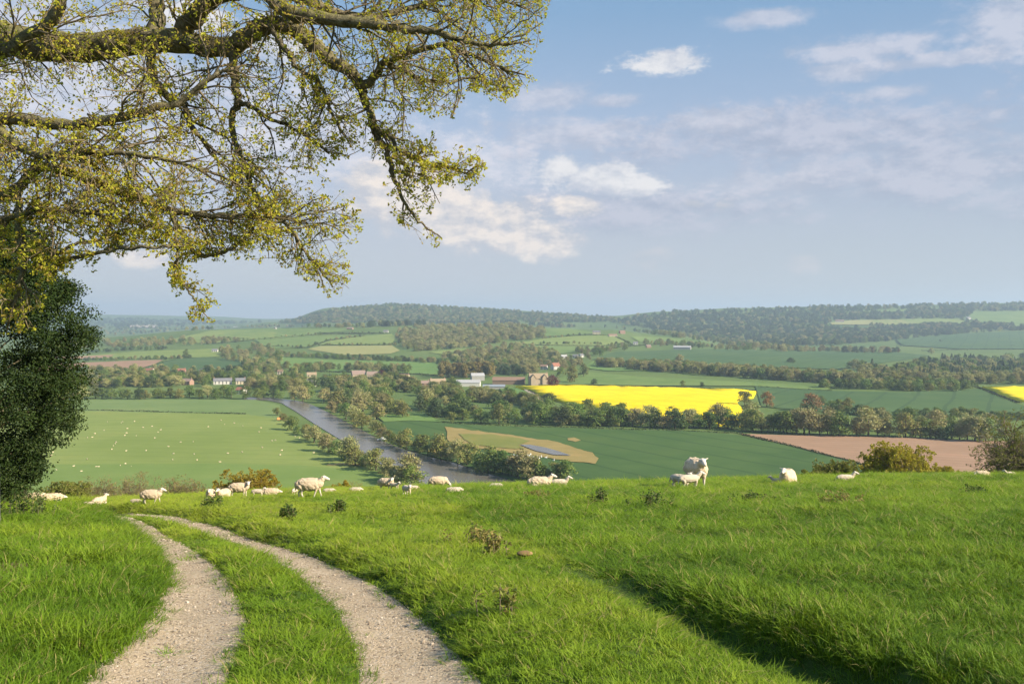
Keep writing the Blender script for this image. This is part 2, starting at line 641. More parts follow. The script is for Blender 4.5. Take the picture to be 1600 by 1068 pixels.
# --- materials of the ground
m_soil, T = new_mat('pasture_ground')
p_ = wpos(T)
g1 = T.noise(p_, 0.5, 4)
g2 = T.noise(p_, 18.0, 4, 0.7)
c = T.mix(g1, C(.045, .085, .014), C(.075, .12, .022))
c = T.mix(T.n('ShaderNodeMapRange', {0: g2, 1: .55, 2: .75}).outputs[0], c, C(.09, .075, .035))
PB = near([(15, 912)])[0]
dd = T.n('ShaderNodeVectorMath', {0: p_, 1: (PB[0], PB[1], PB[2])}, operation='DISTANCE').outputs['Value']
worn = T.n('ShaderNodeMapRange', {0: T.m('ADD', dd, T.m('MULTIPLY', g2, .9)), 1: .95, 2: 1.5, 3: 1.0, 4: 0.0}).outputs[0]
c = T.mix(worn, c, C(.24, .165, .095))
finish(m_soil, T, principled(T, c, .95, .1, bump(T, g2, .6, .03)))

m_valley, T = new_mat('valley_pasture')
p_ = wpos(T)
g1 = T.noise(p_, 0.004, 3)
g2 = T.noise(p_, 0.03, 5, .65)
c = T.mix(T.n('ShaderNodeMapRange', {0: g1, 1: .35, 2: .65}).outputs[0], C(.100, .160, .045), C(.155, .205, .06))
c = T.mix(T.m('MULTIPLY', g2, .5), c, C(.085, .125, .04))
finish(m_valley, T, principled(T, c, .95, .05))

# --- near hillside
ys = np.concatenate([np.arange(-40, 1.5, 1.6), np.arange(1.5, 16, .11), np.arange(16, 50, .25), np.arange(50, 76, 1.0)])
xs = np.concatenate([np.arange(-90, -24, 2.0), np.arange(-24, -7, .25), np.arange(-7, 9, .12), np.arange(9, 32, .25), np.arange(32, 96, 2.0)])
X, Y = np.meshgrid(xs, ys)
Z = h_near(X.ravel(), Y.ravel())
nx, ny = len(xs), len(ys)
ii = (np.arange(ny - 1)[:, None] * nx + np.arange(nx - 1)[None, :]).ravel()
ground_near = link('hillside_pasture', mesh_np('hillside_pasture', np.stack([X.ravel(), Y.ravel(), Z], 1),
                   np.stack([ii, ii + 1, ii + nx + 1, ii + nx], 1), [m_soil], None, True))
tag(ground_near, kind='structure')

# --- valley and hills out to the horizon
ds = np.exp(np.linspace(math.log(60), math.log(13500), 520))
ts = np.concatenate([np.linspace(-1.5, -.66, 50), np.linspace(-.655, .655, 330), np.linspace(.66, 1.5, 50)])
Tg, Dg = np.meshgrid(ts, ds)
X = (Tg * Dg).ravel()
Y = Dg.ravel()
Z = h_base(X, Y) - np.where(Y < 76, 0.25, 0)
nx, ny = len(ts), len(ds)
ii = (np.arange(ny - 1)[:, None] * nx + np.arange(nx - 1)[None, :]).ravel()
valley = link('valley_terrain', mesh_np('valley_terrain', np.stack([X, Y, Z], 1), np.stack([ii, ii + 1, ii + nx + 1, ii + nx], 1), [m_valley], None, True))
tag(valley, kind='structure')

#@@SECTION tracks
# --- the two gravel wheel tracks
m_gravel, T = new_mat('track_gravel')
p_ = wpos(T)
v1 = T.n('ShaderNodeTexVoronoi', {'Vector': p_, 'Scale': 46.0, 'Randomness': 1.0})
v2 = T.n('ShaderNodeTexVoronoi', {'Vector': p_, 'Scale': 120.0, 'Randomness': 1.0})
big = T.noise(p_, .9, 4, .6)
fine = T.noise(p_, 70.0, 3, .7)
sepc = T.n('ShaderNodeSeparateColor', {0: v1.outputs['Color']})
c = T.mix(sepc.outputs[0], C(.39, .300, .195), C(.55, .445, .315))
c = T.mix(T.m('GREATER_THAN', sepc.outputs[1], .90), c, C(.55, .47, .38))
c = T.mix(T.m('GREATER_THAN', sepc.outputs[2], .93), c, C(.12, .09, .07))
c = T.mix(T.m('MULTIPLY', fine, .35), c, C(.32, .25, .175))
c = T.mix(T.n('ShaderNodeMapRange', {0: big, 1: .35, 2: .7, 3: 0., 4: .6}).outputs[0], c, C(.38, .30, .205))
c = T.mix(T.n('ShaderNodeMapRange', {0: T.noise(p_, 2.6, 5, .65), 1: .56, 2: .68, 3: 0., 4: .5}).outputs[0], c, C(.53, .44, .32))
c = T.mix(T.n('ShaderNodeMapRange', {0: T.noise(p_, 4.3, 4, .7), 1: .60, 2: .70, 3: 0., 4: .6}).outputs[0], c, C(.20, .155, .09))
hh = T.m('ADD', T.m('MULTIPLY', v1.outputs['Distance'], -1.2), T.m('MULTIPLY', v2.outputs['Distance'], -.6))
finish(m_gravel, T, principled(T, c, .92, .15, bump(T, hh, .55, .010)))
for a, b, poly in TRK:
    nseg, ncr = len(a), 9
    u = np.linspace(-.12, 1.12, ncr)
    P = a[:, None, :] * (1 - u)[None, :, None] + b[:, None, :] * u[None, :, None]
    P = P.reshape(-1, 3)
    P[:, 2] = h_near(P[:, 0], P[:, 1]) + .03 + .012 * vnoise(P[:, 0], P[:, 1], .35, 8, 2)
    e = np.minimum(u, 1 - u)
    P[:, 2] += np.tile(np.where(e < -.05, -.06, 0), nseg)
    ii = (np.arange(nseg - 1)[:, None] * ncr + np.arange(ncr - 1)[None, :]).ravel()
    tag(link('gravel_track', mesh_np('gravel_track', P, np.stack([ii, ii + ncr, ii + ncr + 1, ii + 1], 1), [m_gravel], None, True)), kind='structure')

#@@SECTION fields
# ------------------------------------------------------------------ fields, river
def mat_field(name, c1, c2, big=.006, fine=.08, rows=None, contrast=1.0, trams=None, blot=None):
    blot = blot or tuple(.5 * (a + b) * k for a, b, k in zip(c1[:3], c2[:3], (1.22, 1.0, .95))) + (1.0,)
    m, T = new_mat(name)
    p = wpos(T)
    n1 = T.noise(p, big, 4, .55)
    n2 = T.noise(p, fine, 5, .7)
    n3 = T.noise(p, big * 4, 4, .6)
    f = T.m('ADD', T.m('ADD', T.m('MULTIPLY', n1, .45), T.m('MULTIPLY', n2, .25)), T.m('MULTIPLY', n3, .3))
    c = T.mix(T.n('ShaderNodeMapRange', {0: f, 1: .5 - .10 / contrast, 2: .5 + .10 / contrast}).outputs[0], c1, c2)
    patch = T.n('ShaderNodeMapRange', {0: n3, 1: .56, 2: .72, 3: 0.0, 4: .38}).outputs[0]
    c = T.mix(patch, c, blot)
    if rows is None and trams:
        rows = (trams[0], trams[1], tuple(k * .80 for k in c1[:3]) + (1.0,), .07)
    if rows:
        ang, period, dark, width = rows
        sp = T.n('ShaderNodeSeparateXYZ', {0: p})
        s = T.m('ADD', T.m('MULTIPLY', sp.outputs[0], math.cos(ang) / period), T.m('MULTIPLY', sp.outputs[1], math.sin(ang) / period))
        s = T.m('ADD', s, T.m('MULTIPLY', n1, .6))
        fr = T.m('LESS_THAN', T.m('FRACT', s), width)
        c = T.mix(T.m('MULTIPLY', fr, .7), c, dark)
    return finish(m, T, principled(T, c, .95, .05))


FM = {
    'pale': mat_field('pale_pasture', C(.175, .230, .058), C(.222, .270, .078), trams=(1.45, 14)),
    'paleb': mat_field('cool_pasture', C(.145, .210, .072), C(.180, .242, .088), trams=(1.45, 14)),
    'mid': mat_field('green_meadow', C(.115, .205, .055), C(.155, .235, .065)),
    'strip': mat_field('lush_meadow', C(.140, .210, .052), C(.180, .245, .070)),
    'dark': mat_field('winter_wheat', C(.055, .105, .034), C(.080, .135, .042), rows=(.55, 24, C(.042, .082, .03), .10)),
    'dark2': mat_field('far_wheat', C(.062, .115, .044), C(.088, .142, .052), rows=(-.5, 30, C(.05, .09, .04), .10)),
    'hill': mat_field('hill_pasture', C(.165, .225, .060), C(.225, .275, .082), .012),
    'hillb': mat_field('hill_meadow', C(.120, .190, .054), C(.172, .236, .070), .012),
    'straw': mat_field('straw_pasture', C(.26, .27, .095), C(.30, .295, .12)),
    'brown': mat_field('ploughed_earth', C(.30, .190, .120), C(.36, .235, .155), .01, .15, rows=(1.2, 9, C(.27, .17, .105), .18)),
    'rape': mat_field('rapeseed_flowers', C(.74, .56, .008), C(.84, .68, .012), .02, .4, trams=(.4, 22), blot=C(.60, .55, .02)),
    'tan': mat_field('bare_wet_ground', C(.26, .205, .075), C(.32, .25, .10), .02, .1),
    'tang': mat_field('drying_grass', C(.17, .19, .05), C(.22, .215, .065), .02, .1),
    'path': mat_field('farm_lane_dirt', C(.36, .31, .23), C(.42, .36, .28), .02, .1),
}


def field(name, kind, px, off=None, crop=0.0, step=16, d0=300):
    px = np.array(px, float)
    ring = densify(np.vstack([px, px[:1]]), 5 if kind in ('tan', 'tang', 'rape') else step)[:-1]
    if kind in ('tan', 'tang', 'rape'):
        ring[:, 0] += 4 * vnoise(ring[:, 0], ring[:, 1] * 3, 14, 5, 2)
        ring[:, 1] += (1.2 if kind == 'rape' else 1.3) * vnoise(ring[:, 0], ring[:, 1] * 3, 11, 6, 2)
    x0, y0 = px.min(0)
    x1, y1 = px.max(0)
    gy = max(2.0, (y1 - y0) / 14)
    gx, gyv = np.meshgrid(np.arange(x0 + 5, x1, max(14, (x1 - x0) / 34)), np.arange(y0 + gy / 2, y1, gy))
    g = np.stack([gx.ravel(), gyv.ravel()], 1)
    ins = inside(g[:, 0], g[:, 1], ring)
    g = g[ins]
    if len(g):
        d, _, _ = dist_poly(g[:, 0], g[:, 1], np.vstack([ring, ring[:1]]))
        g = g[d > 1.2]
    R = far(ring, d0)
    G = far(g, d0) if len(g) else np.zeros((0, 3))
    allp = np.vstack([R, G])
    nr = len(R)
    v2, e2, f2, *_ = geometry.delaunay_2d_cdt([Vector(p[:2]) for p in allp], [], [list(range(nr))], 1, 1e-4)
    v = np.array([[p.x, p.y] for p in v2])
    d = np.hypot(v[:, 0], v[:, 1])
    o = (0.22 + d * 0.0004) if off is None else off + d * 0.0004
    z = h_base(v[:, 0], v[:, 1]) + o + crop
    tri = np.array([f for f in f2 if len(f) == 3])
    V = np.column_stack([v, z])
    faces = [tri]
    if crop > 0:       # the standing crop has a side face all round
        n0 = len(V)
        rl = nr
        rim = V[:rl].copy()
        rim[:, 2] -= crop + .5
        V = np.vstack([V, rim])
        k = np.arange(rl)
        k2 = (k + 1) % rl
        faces.append(np.stack([k, k2, n0 + k2, n0 + k], 1))
    o = link(name, mesh_np(name, V, faces, [FM[kind]], None, True))
    tag(o, kind='structure')
    return o


# valley floor, left of the river
field('pale_pasture', 'pale', [(-60, 642), (140, 643), (384, 648), (440, 655), (470, 682), (520, 707), (570, 728), (592, 738), (470, 729), (350, 726), (200, 727), (-60, 728)])
field('pale_pasture', 'paleb', [(-60, 626), (140, 625), (300, 624), (400, 625), (437, 633), (441, 656), (384, 648.5), (140, 643.5), (-60, 642.5)], .1)
field('lush_meadow', 'strip', [(-60, 727.6), (200, 726.6), (350, 725.6), (470, 728.6), (590, 737.5), (630, 758), (665, 790), (680, 815), (-60, 815)], .5)
field('dirt_strip', 'tan', [(510, 726), (540, 724.5), (575, 725.5), (575, 727.5), (540, 727), (512, 729)], .35)
# right of the river
field('wheat_field', 'dark', [(640, 655), (690, 661), (760, 666), (900, 669), (960, 672), (1080, 673), (1150, 680), (1230, 697), (1285, 711), (1330, 722), (1400, 748), (1420, 800), (880, 820), (845, 764), (770, 742), (700, 720), (640, 704), (610, 690), (592, 672), (600, 658)])
field('green_meadow', 'mid', [(586, 650), (640, 645), (668, 649), (690, 660), (640, 658), (600, 660)], .5)
field('bare_wet_ground', 'tan', [(694, 668), (715, 670), (742, 674), (800, 681), (870, 692), (925, 708), (934, 718), (930, 726), (890, 722), (840, 714), (780, 706), (730, 700), (702, 690), (697, 678)], .5)
field('drying_grass', 'tang', [(718, 680), (760, 680), (800, 685), (830, 690), (812, 697), (820, 703), (780, 702), (740, 696), (724, 689)], .75)
field('bare_wet_ground', 'tan', [(886, 686), (898, 685), (908, 689), (900, 691), (888, 689)], .5)
field('ploughed_field', 'brown', [(1155, 678), (1230, 680.5), (1370, 683), (1510, 688), (1660, 693), (1700, 760), (1500, 790), (1430, 770), (1402, 746), (1332, 720), (1286, 709.5), (1230, 695)])
field('rapeseed_field', 'rape', [(808, 605), (860, 603), (1000, 606), (1150, 610), (1180, 613), (1176, 622), (1150, 627), (1158, 640), (1164, 656), (1166, 668), (1080, 663), (1020, 654), (960, 642), (900, 634), (862, 626), (846, 618), (832, 612)], crop=1.2)
field('rapeseed_field', 'rape', [(1537, 606), (1600, 605.5), (1680, 606), (1700, 640), (1590, 627)], crop=1.2)
field('farm_lane', 'path', [(818, 608), (826, 611), (838, 617), (846, 624), (841, 625), (832, 618), (820, 611)], .6)
field('meadow', 'mid', [(780, 606), (808, 607), (830, 615), (842, 624), (845, 634), (790, 625)], .4)
field('wheat_field', 'dark2', [(1180, 604), (1290, 611), (1410, 613), (1530, 608), (1585, 630), (1640, 645), (1500, 650), (1400, 650), (1300, 645), (1190, 636)])
field('meadow', 'hillb', [(850, 595), (920, 582), (1000, 589), (1200, 599), (1300, 606), (1290, 611), (1180, 604), (1000, 603), (860, 601)], .5)
field('wheat_field', 'dark2', [(925, 562), (960, 550), (1100, 545.5), (1200, 547), (1260, 548.5), (1405, 551), (1455, 556), (1420, 562), (1350, 571), (1310, 577), (1150, 572), (1000, 569)])
field('meadow', 'mid', [(910, 575), (930, 563), (1000, 571), (1150, 574), (1100, 580), (950, 580)], .4)
# fields of the middle hill
field('hill_pasture', 'hill', [(806, 537), (850, 529), (900, 525), (955, 524), (970, 531), (985, 538), (940, 540), (860, 539.5)])
field('hill_pasture', 'hillb', [(806, 539), (860, 540.5), (940, 541), (990, 540), (960, 547), (905, 551), (870, 553), (820, 548)])
field('hill_pasture', 'hillb', [(985, 526), (1040, 527), (1075, 532), (1060, 537), (1000, 535)])
field('hill_pasture', 'hillb', [(850, 513), (900, 514), (935, 521), (900, 523), (850, 526)])
field('hill_pasture', 'hillb', [(340, 515), (470, 514), (560, 515), (470, 525), (400, 532), (340, 530)])
field('hill_pasture', 'hill', [(330, 517), (410, 517), (460, 523), (400, 530), (330, 537), (250, 534)])
field('hill_pasture', 'hill', [(560, 526), (612, 522), (618, 528), (612, 538), (500, 539), (515, 533)])
field('hill_pasture', 'straw', [(500, 541), (612, 540), (625, 548), (610, 553), (540, 555), (480, 546)])
field('hill_pasture', 'hillb', [(400, 532), (470, 526), (570, 524), (510, 532), (480, 543), (420, 545)])
field('hill_pasture', 'hill', [(670, 551), (715, 545), (735, 546), (700, 555)])
field('meadow', 'mid', [(430, 558), (500, 562), (600, 564), (680, 567), (690, 586), (600, 582), (500, 580), (420, 572)])
field('hill_pasture', 'hill', [(130, 556), (230, 549), (340, 545), (355, 552), (340, 558), (250, 560), (130, 561)])
field('meadow', 'dark2', [(215, 578), (270, 562), (320, 558), (400, 563), (440, 570), (440, 580), (330, 580)])
field('ploughed_field', 'brown', [(60, 569), (130, 567), (200, 564), (255, 562.5), (240, 570), (215, 577), (130, 578), (60, 580)])
field('ploughed_field', 'brown', [(60, 559), (130, 557), (178, 555), (172, 559), (130, 561)], .5)
# fields of the far right hill and the far left one
field('hill_pasture', 'straw', [(1297, 505), (1330, 501), (1400, 500), (1440, 507), (1380, 508), (1300, 508)], 1.5)
field('hill_pasture', 'hillb', [(1340, 487), (1400, 484), (1440, 484), (1400, 489)], 1.5)
field('hill_pasture', 'hill', [(1360, 501), (1430, 499), (1498, 499), (1515, 507), (1450, 511), (1380, 508)], 1.5)
field('hill_pasture', 'hillb', [(1520, 488), (1600, 487), (1680, 487), (1680, 511), (1580, 511), (1530, 505), (1512, 497)], 1.5)
field('meadow', 'dark2', [(1400, 531), (1500, 522), (1600, 518), (1680, 516), (1680, 546), (1500, 546), (1410, 540)], 1.0)
field('meadow', 'dark2', [(1270, 508), (1370, 511), (1380, 516), (1290, 512)], 1.5)
field('straw_field', 'path', [(203, 508), (246, 508), (246, 513), (203, 512)], 3.0, d0=3600)

# river
m_water, T = new_mat('river_water')
p_ = wpos(T)
mp = T.n('ShaderNodeMapping', {0: p_, 'Rotation': (0, 0, .5), 'Scale': (1.0, .25, 1)})
wn = T.noise(mp.outputs[0], .35, 4, .6)
finish(m_water, T, principled(T, C(.135, .122, .100), .24, .5, bump(T, wn, .25, .5)))
FM['water'] = m_water
RB_L = [(440, 630), (462, 643), (492, 663), (540, 692), (590, 722), (625, 746), (650, 768), (672, 800)]
RB_R = [(905, 812), (850, 762), (826, 752.5), (794, 746), (742, 734), (716, 725), (663, 712), (627, 701), (595, 688), (566, 672), (544, 661), (512, 644), (486, 632), (470, 627)]
field('river', 'water', [(380, 624), (420, 626)] + RB_L + RB_R + [(430, 622), (390, 621)], .05)
field('puddle', 'water', [(812, 697), (828, 697), (850, 701), (872, 707), (892, 714), (866, 713), (838, 707)], .85)

#@@SECTION vegetation
# ------------------------------------------------------------------ trees of the valley
m_bark = mat_plain('tree_bark', C(.075, .058, .040), C(.13, .105, .075), 2.5, .95, .5, .05)
LM = {
    'round': mat_leaf('leafing_green', C(.095, .165, .030), C(.165, .235, .046), C(.21, .245, .058)),
    'olive': mat_leaf('leafing_olive', C(.170, .195, .042), C(.245, .262, .064), C(.26, .225, .08)),
    'bare': mat_leaf('bare_twigs', C(.31, .285, .120), C(.41, .375, .165), C(.27, .29, .085), trans=.2),
    'dark': mat_leaf('dark_evergreen', C(.050, .088, .026), C(.088, .135, .042), C(.12, .155, .052)),
    'bright': mat_leaf('bright_spring', C(.15, .23, .04), C(.21, .27, .055), C(.24, .25, .07)),
    'copper': mat_leaf('copper_leaves', C(.090, .022, .022), C(.14, .042, .036), None),
    'rust': mat_leaf('rust_leaves', C(.23, .13, .04), C(.30, .18, .065), C(.19, .17, .055)),
    'conifer': mat_leaf('conifer_needles', C(.075, .115, .045), C(.115, .155, .062), None, trans=.1),
    'poplar': mat_leaf('poplar_buds', C(.26, .20, .07), C(.33, .27, .09), C(.21, .21, .06)),
}
ADJ = {'round': 'green leafing', 'olive': 'olive brown budding', 'bare': 'grey brown twiggy', 'dark': 'dark green dense',
       'bright': 'bright yellow green', 'copper': 'copper red', 'rust': 'rusty orange', 'conifer': 'dark pointed conifer', 'poplar': 'tall tan poplar'}


def crown_mesh(kind, seed):
    rng = np.random.default_rng(seed)
    mb = MB()
    if kind == 'conifer':
        n = 520
        z = rng.uniform(.08, 1.0, n) ** .9
        rr = (1 - z) * .24 + .01
        a = rng.uniform(0, 6.283, n)
        k = rng.uniform(.6, 1.1, n)
        c = np.stack([np.cos(a) * rr * k, np.sin(a) * rr * k, z], 1)
        nrm = np.stack([np.cos(a), np.sin(a), np.full(n, .55)], 1) + rng.normal(size=(n, 3)) * .35
        mb.leaves(c, nrm, rng.uniform(.05, .10, n), .6, rng)
        return mb.mesh('crown', [LM[kind]])
    W = {'poplar': .24, 'bare': .46, 'dark': .48}.get(kind, .50)
    z0 = {'poplar': .05, 'bare': .05, 'round': .0, 'olive': .02, 'dark': .0}.get(kind, .0)
    nl = 24 if kind != 'poplar' else 16
    cs, rs = [], []
    for i in range(nl):
        t = rng.uniform(0, 1)
        zz = z0 + .11 + t * (.77 - z0)
        prof = math.sin(math.pi * min(1, (zz - z0) / (1 - z0) * .92 + .12)) ** .6
        a = rng.uniform(0, 6.283)
        q = math.sqrt(rng.uniform(0, 1)) * W * prof * .78
        cs.append((math.cos(a) * q, math.sin(a) * q, zz))
        rs.append(rng.uniform(.13, .22) * (W / .5) ** .5)
    cs.append((0, 0, .82)); rs.append(.15)
    cs, rs = np.array(cs), np.array(rs)
    if kind in ('bare', 'poplar'):
        n1, n2 = 760, 620
    else:
        n1, n2 = 0, 1350
    if n2:
        i = rng.integers(0, len(cs), n2)
        d = rng.normal(size=(n2, 3))
        d /= np.linalg.norm(d, axis=1)[:, None]
        d[:, 2] = np.where(d[:, 2] < -.45, -d[:, 2], d[:, 2])
        c = cs[i] + d * rs[i][:, None] * rng.uniform(.55, 1.12, n2)[:, None]
        nrm = d + rng.normal(size=(n2, 3)) * .42 + np.array([0, 0, .25])
        mb.leaves(c, nrm, rng.uniform(.042, .085, n2), .78, rng)
    if n1:
        i = rng.integers(0, len(cs), n1)
        d = rng.normal(size=(n1, 3))
        d /= np.linalg.norm(d, axis=1)[:, None]
        d[:, 2] = np.abs(d[:, 2]) * .8 + .1
        c = cs[i] + d * rs[i][:, None] * rng.uniform(.4, 1.1, n1)[:, None]
        ax = d + np.array([0, 0, .5]) + rng.normal(size=(n1, 3)) * .25
        nrm = np.cross(ax, rng.normal(size=(n1, 3)))
        mb.leaves(c, nrm, rng.uniform(.09, .17, n1), .17, rng, axis=np.cross(nrm, ax))
    c = np.vstack(mb.v)
    if kind not in ('bare', 'poplar'):
        pass
    return mb.mesh('crown', [LM[kind]])


def trunk_mesh(seed):
    rng = np.random.default_rng(seed + 500)
    mb = MB()
    mb.tube([(0, 0, -.06), (0.005, 0, .12), (-.01, .01, .35), (0, 0, .62), (.01, 0, .85)], [.034, .026, .02, .013, .004], 6)
    for k in range(5):
        a = k * 1.257 + rng.uniform(-.4, .4)
        z = rng.uniform(.16, .42)
        d = np.array([math.cos(a), math.sin(a), 0])
        mb.tube([np.array([0, 0, z]), d * .13 + [0, 0, z + .13], d * .24 + [0, 0, z + .30]], [.013, .009, .003], 5)
    return mb.mesh('trunk', [m_bark], True)


PROTO = {}
for kind in LM:
    PROTO[kind] = [(crown_mesh(kind, 100 + 7 * k + len(kind) * 31), trunk_mesh(k)) for k in range(4)]


def plant_tree(kind, p, H, group, label, k=None, wide=1.0, name='tree'):
    k = random.randrange(4) if k is None else k
    cm, tm = PROTO[kind][k]
    o = empty(name, p, random.uniform(0, 6.28))
    w = H * wide * random.uniform(.9, 1.2)
    o.scale = (w, w, H)
    link('crown', cm, o)
    link('trunk', tm, o)
    tag(o, label, 'tree', group)
    return o


def pick(mix):
    r = random.random() * sum(mix.values())
    for k, v in mix.items():
        r -= v
        if r <= 0:
            return k
    return k


def sample_area(poly, n, rng=RNG):
    poly = np.array(poly, float)
    lo, hi = poly.min(0), poly.max(0)
    out = []
    while len(out) < n:
        p = rng.uniform(lo, hi, (n * 2, 2))
        out.extend(p[inside(p[:, 0], p[:, 1], poly)].tolist())
    return out[:n]


def sample_line(line, n, jx, jy, rng=RNG):
    line = densify(line, 1.0)
    i = np.linspace(0, len(line) - 1, n).astype(int)
    return (line[i] + np.stack([rng.uniform(-jx, jx, n), rng.uniform(-jy, jy, n)], 1)).tolist()


HOUSE_AT = [(233, 584, 15), (284, 584, 11), (316, 582, 8), (293, 601, 15), (348, 600, 26), (376, 600, 14), (377, 615, 13), (336, 550, 8), (368, 511, 6), (430, 514, 5), (547, 515, 10), (603, 519, 7),
            (487, 597, 14), (438, 585, 8), (560, 590, 20), (582, 590, 17), (632, 593, 15), (664, 604, 13), (684, 602, 24), (732, 603, 37), (746, 594, 20), (772, 607, 34), (795, 600, 50), (841, 601, 29),
            (850, 577, 10), (868, 577, 13), (881, 560, 9), (904, 559, 16), (932, 522, 12), (957, 526, 14), (972, 521, 9), (993, 538, 7), (1013, 543, 7), (1066, 546, 26), (1312, 504, 12), (1513, 499, 6)]


def clear_of_houses(pts):
    out = []
    for x, y in pts:
        if any(abs(x - hx_) < w / 2 + 4 and hy - 3 < y < hy + (8 if hy > 550 else 5) for hx_, hy, w in HOUSE_AT):
            continue
        out.append((x, y))
    return out


def tree_row(pts, mix, Hr, group, where, wide=1.0):
    for p in far(clear_of_houses(pts)):
        k = pick(mix)
        H = random.uniform(*Hr) * (1.12 if k == 'bare' else 1.0)
        plant_tree(k, p - np.array([0, 0, .2]), H, group, f'{ADJ[k]} tree {where}', wide=wide)


tree_row(sample_line([(436, 650), (448, 664), (475, 682), (518, 708), (556, 726), (596, 741), (632, 757), (646, 764)], 24, 4, 2),
         {'olive': 4, 'bare': 2, 'round': 4}, (5.5, 12.5), 'trees along the near bank of the river', 'on the river bank beside the pale pasture', 1.15)
tree_row(sample_line([(522, 645), (550, 659), (572, 671), (600, 686), (632, 699), (668, 710), (720, 723), (746, 732), (798, 744), (830, 750), (885, 755)], 36, 5, 1.2),
         {'olive': 4, 'bare': 2, 'round': 5, 'bright': .6}, (5.5, 13), 'trees along the far bank of the river', 'on the river bank beside the wheat field', 1.15)
tree_row(sample_area([(440, 626), (500, 632), (540, 648), (590, 668), (640, 652), (620, 636), (650, 622), (560, 604), (470, 606)], 46),
         {'olive': 3, 'bare': 4, 'round': 3, 'dark': 1}, (8, 16), 'trees in the copse at the bend of the river', 'in the copse at the river bend below the village', 1.1)
tree_row(sample_area([(640, 650), (700, 660), (800, 664), (960, 666), (950, 656), (850, 644), (760, 634), (660, 632)], 54) + sample_line([(880, 660), (960, 666), (1000, 668), (1158, 671)], 26, 4, 2) + sample_line([(850, 648), (930, 655), (1000, 662), (1080, 666)], 12, 6, 2),
         {'olive': 2, 'bare': 1.2, 'round': 5, 'dark': 2.5}, (6.5, 14.5), 'trees in the belt below the rapeseed', 'in the belt between the rapeseed and the wheat field', 1.2)
tree_row(sample_line([(1165, 674), (1300, 680), (1420, 683), (1545, 690)], 34, 6, 1.5) + sample_line([(1180, 664), (1300, 668), (1420, 672), (1560, 680)], 20, 8, 3),
         {'olive': 2, 'bare': 5, 'round': 4, 'dark': 1.5}, (7, 16), 'trees in the belt above the ploughed field', 'in the belt above the ploughed field', 1.05)
tree_row(sample_line([(60, 623), (130, 623), (300, 622), (440, 622)], 30, 5, 2),
         {'olive': 3, 'bare': 1.5, 'round': 5, 'dark': 1}, (8, 12), 'trees along the top of the pale pasture', 'in the row at the far edge of the pale pasture', 1.2)


def lone(kind, px, py, H, label, wide=1.0, name='tree'):
    p = far([(px, py)])[0]
    plant_tree(kind, p - np.array([0, 0, .2]), H, None, label, wide=wide, name=name)


lone('copper', 863, 604, 13, 'round copper red tree beside the stone manor and the rapeseed', 1.15)
lone('copper', 597, 590, 10, 'dark copper red tree between the long barn and the cream house')
lone('dark', 547, 581, 13, 'round dark evergreen tree alone above the long pink roofed barn', 1.0)
lone('rust', 1268, 642, 14, 'rusty orange tree standing alone in the striped green field', 1.05)
lone('rust', 1198, 636, 13, 'rusty brown tree just right of the rapeseed corner', 1.0)
lone('olive', 1163, 634, 13, 'bushy olive tree standing in the right corner of the rapeseed', 1.1)
lone('dark', 858, 628, 8, 'low dark bush at the left foot of the rapeseed by the lane', 2.0, 'bush')
lone('bright', 1310, 641, 9, 'bright green spring tree by the striped field, left of a paler one', 1.2)
lone('olive', 1326, 640, 10, 'olive spring tree right of the bright green one by the striped field', 1.1)
lone('bright', 1067, 604, 7, 'small pale green tree at the top edge of the rapeseed', 1.0)
lone('dark', 1097, 605, 6, 'small dark tree right of the pale green one above the rapeseed', 1.2)
lone('dark', 928, 601, 7, 'small dark tree in the meadow right of the copper tree', 1.3)
lone('olive', 893, 598, 20, 'tall olive tree on the meadow edge right of the manor', .8)
lone('olive', 912, 589, 17, 'second tall olive tree on the meadow edge, farther from the manor', .8)
lone('round', 976, 548, 15, 'broad green tree at the hedge junction on the middle hill', .9)
lone('round', 937, 556, 16, 'broad green tree at the left tip of the wide green wheat field', 1.2)
lone('round', 291, 557, 14, 'round green tree alone in the pale field above the village', 1.0)
lone('bare', 1179, 546, 18, 'bare grey tree alone at the far end of the wide green field', .9)
lone('bare', 1063, 567, 14, 'bare brown tree at the lower edge of the wide green field', 1.3)
lone('bare', 1333, 578, 16, 'bare grey tree at the right end of the wide green field', 1.6)
lone('dark', 1235, 567, 9, 'small dark bush in the wide green field', 2.0, 'bush')
lone('bare', 1455, 553, 14, 'bare brown tree on the strip above the conifers', 1.3)
lone('dark', 1469, 534, 9, 'small dark tree alone on the far green slope', 1.2)
lone('round', 433, 565, 20, 'large green tree on the left edge of the meadow above the village', 1.1)


# ------------------------------------------------------------------ woods: masses nobody could count
PCOL = bpy.data.collections.new('wood_models')      # the models the woods repeat; not part of the scene itself
PORDER = []
for kind in sorted(LM):
    for k in range(4):
        cm, tm = PROTO[kind][k]
        o = bpy.data.objects.new(f'a_{kind}_{k}', cm)
        PCOL.objects.link(o)
        PORDER.append(o.name)
PIDX = {n: i for i, n in enumerate(sorted(PORDER))}


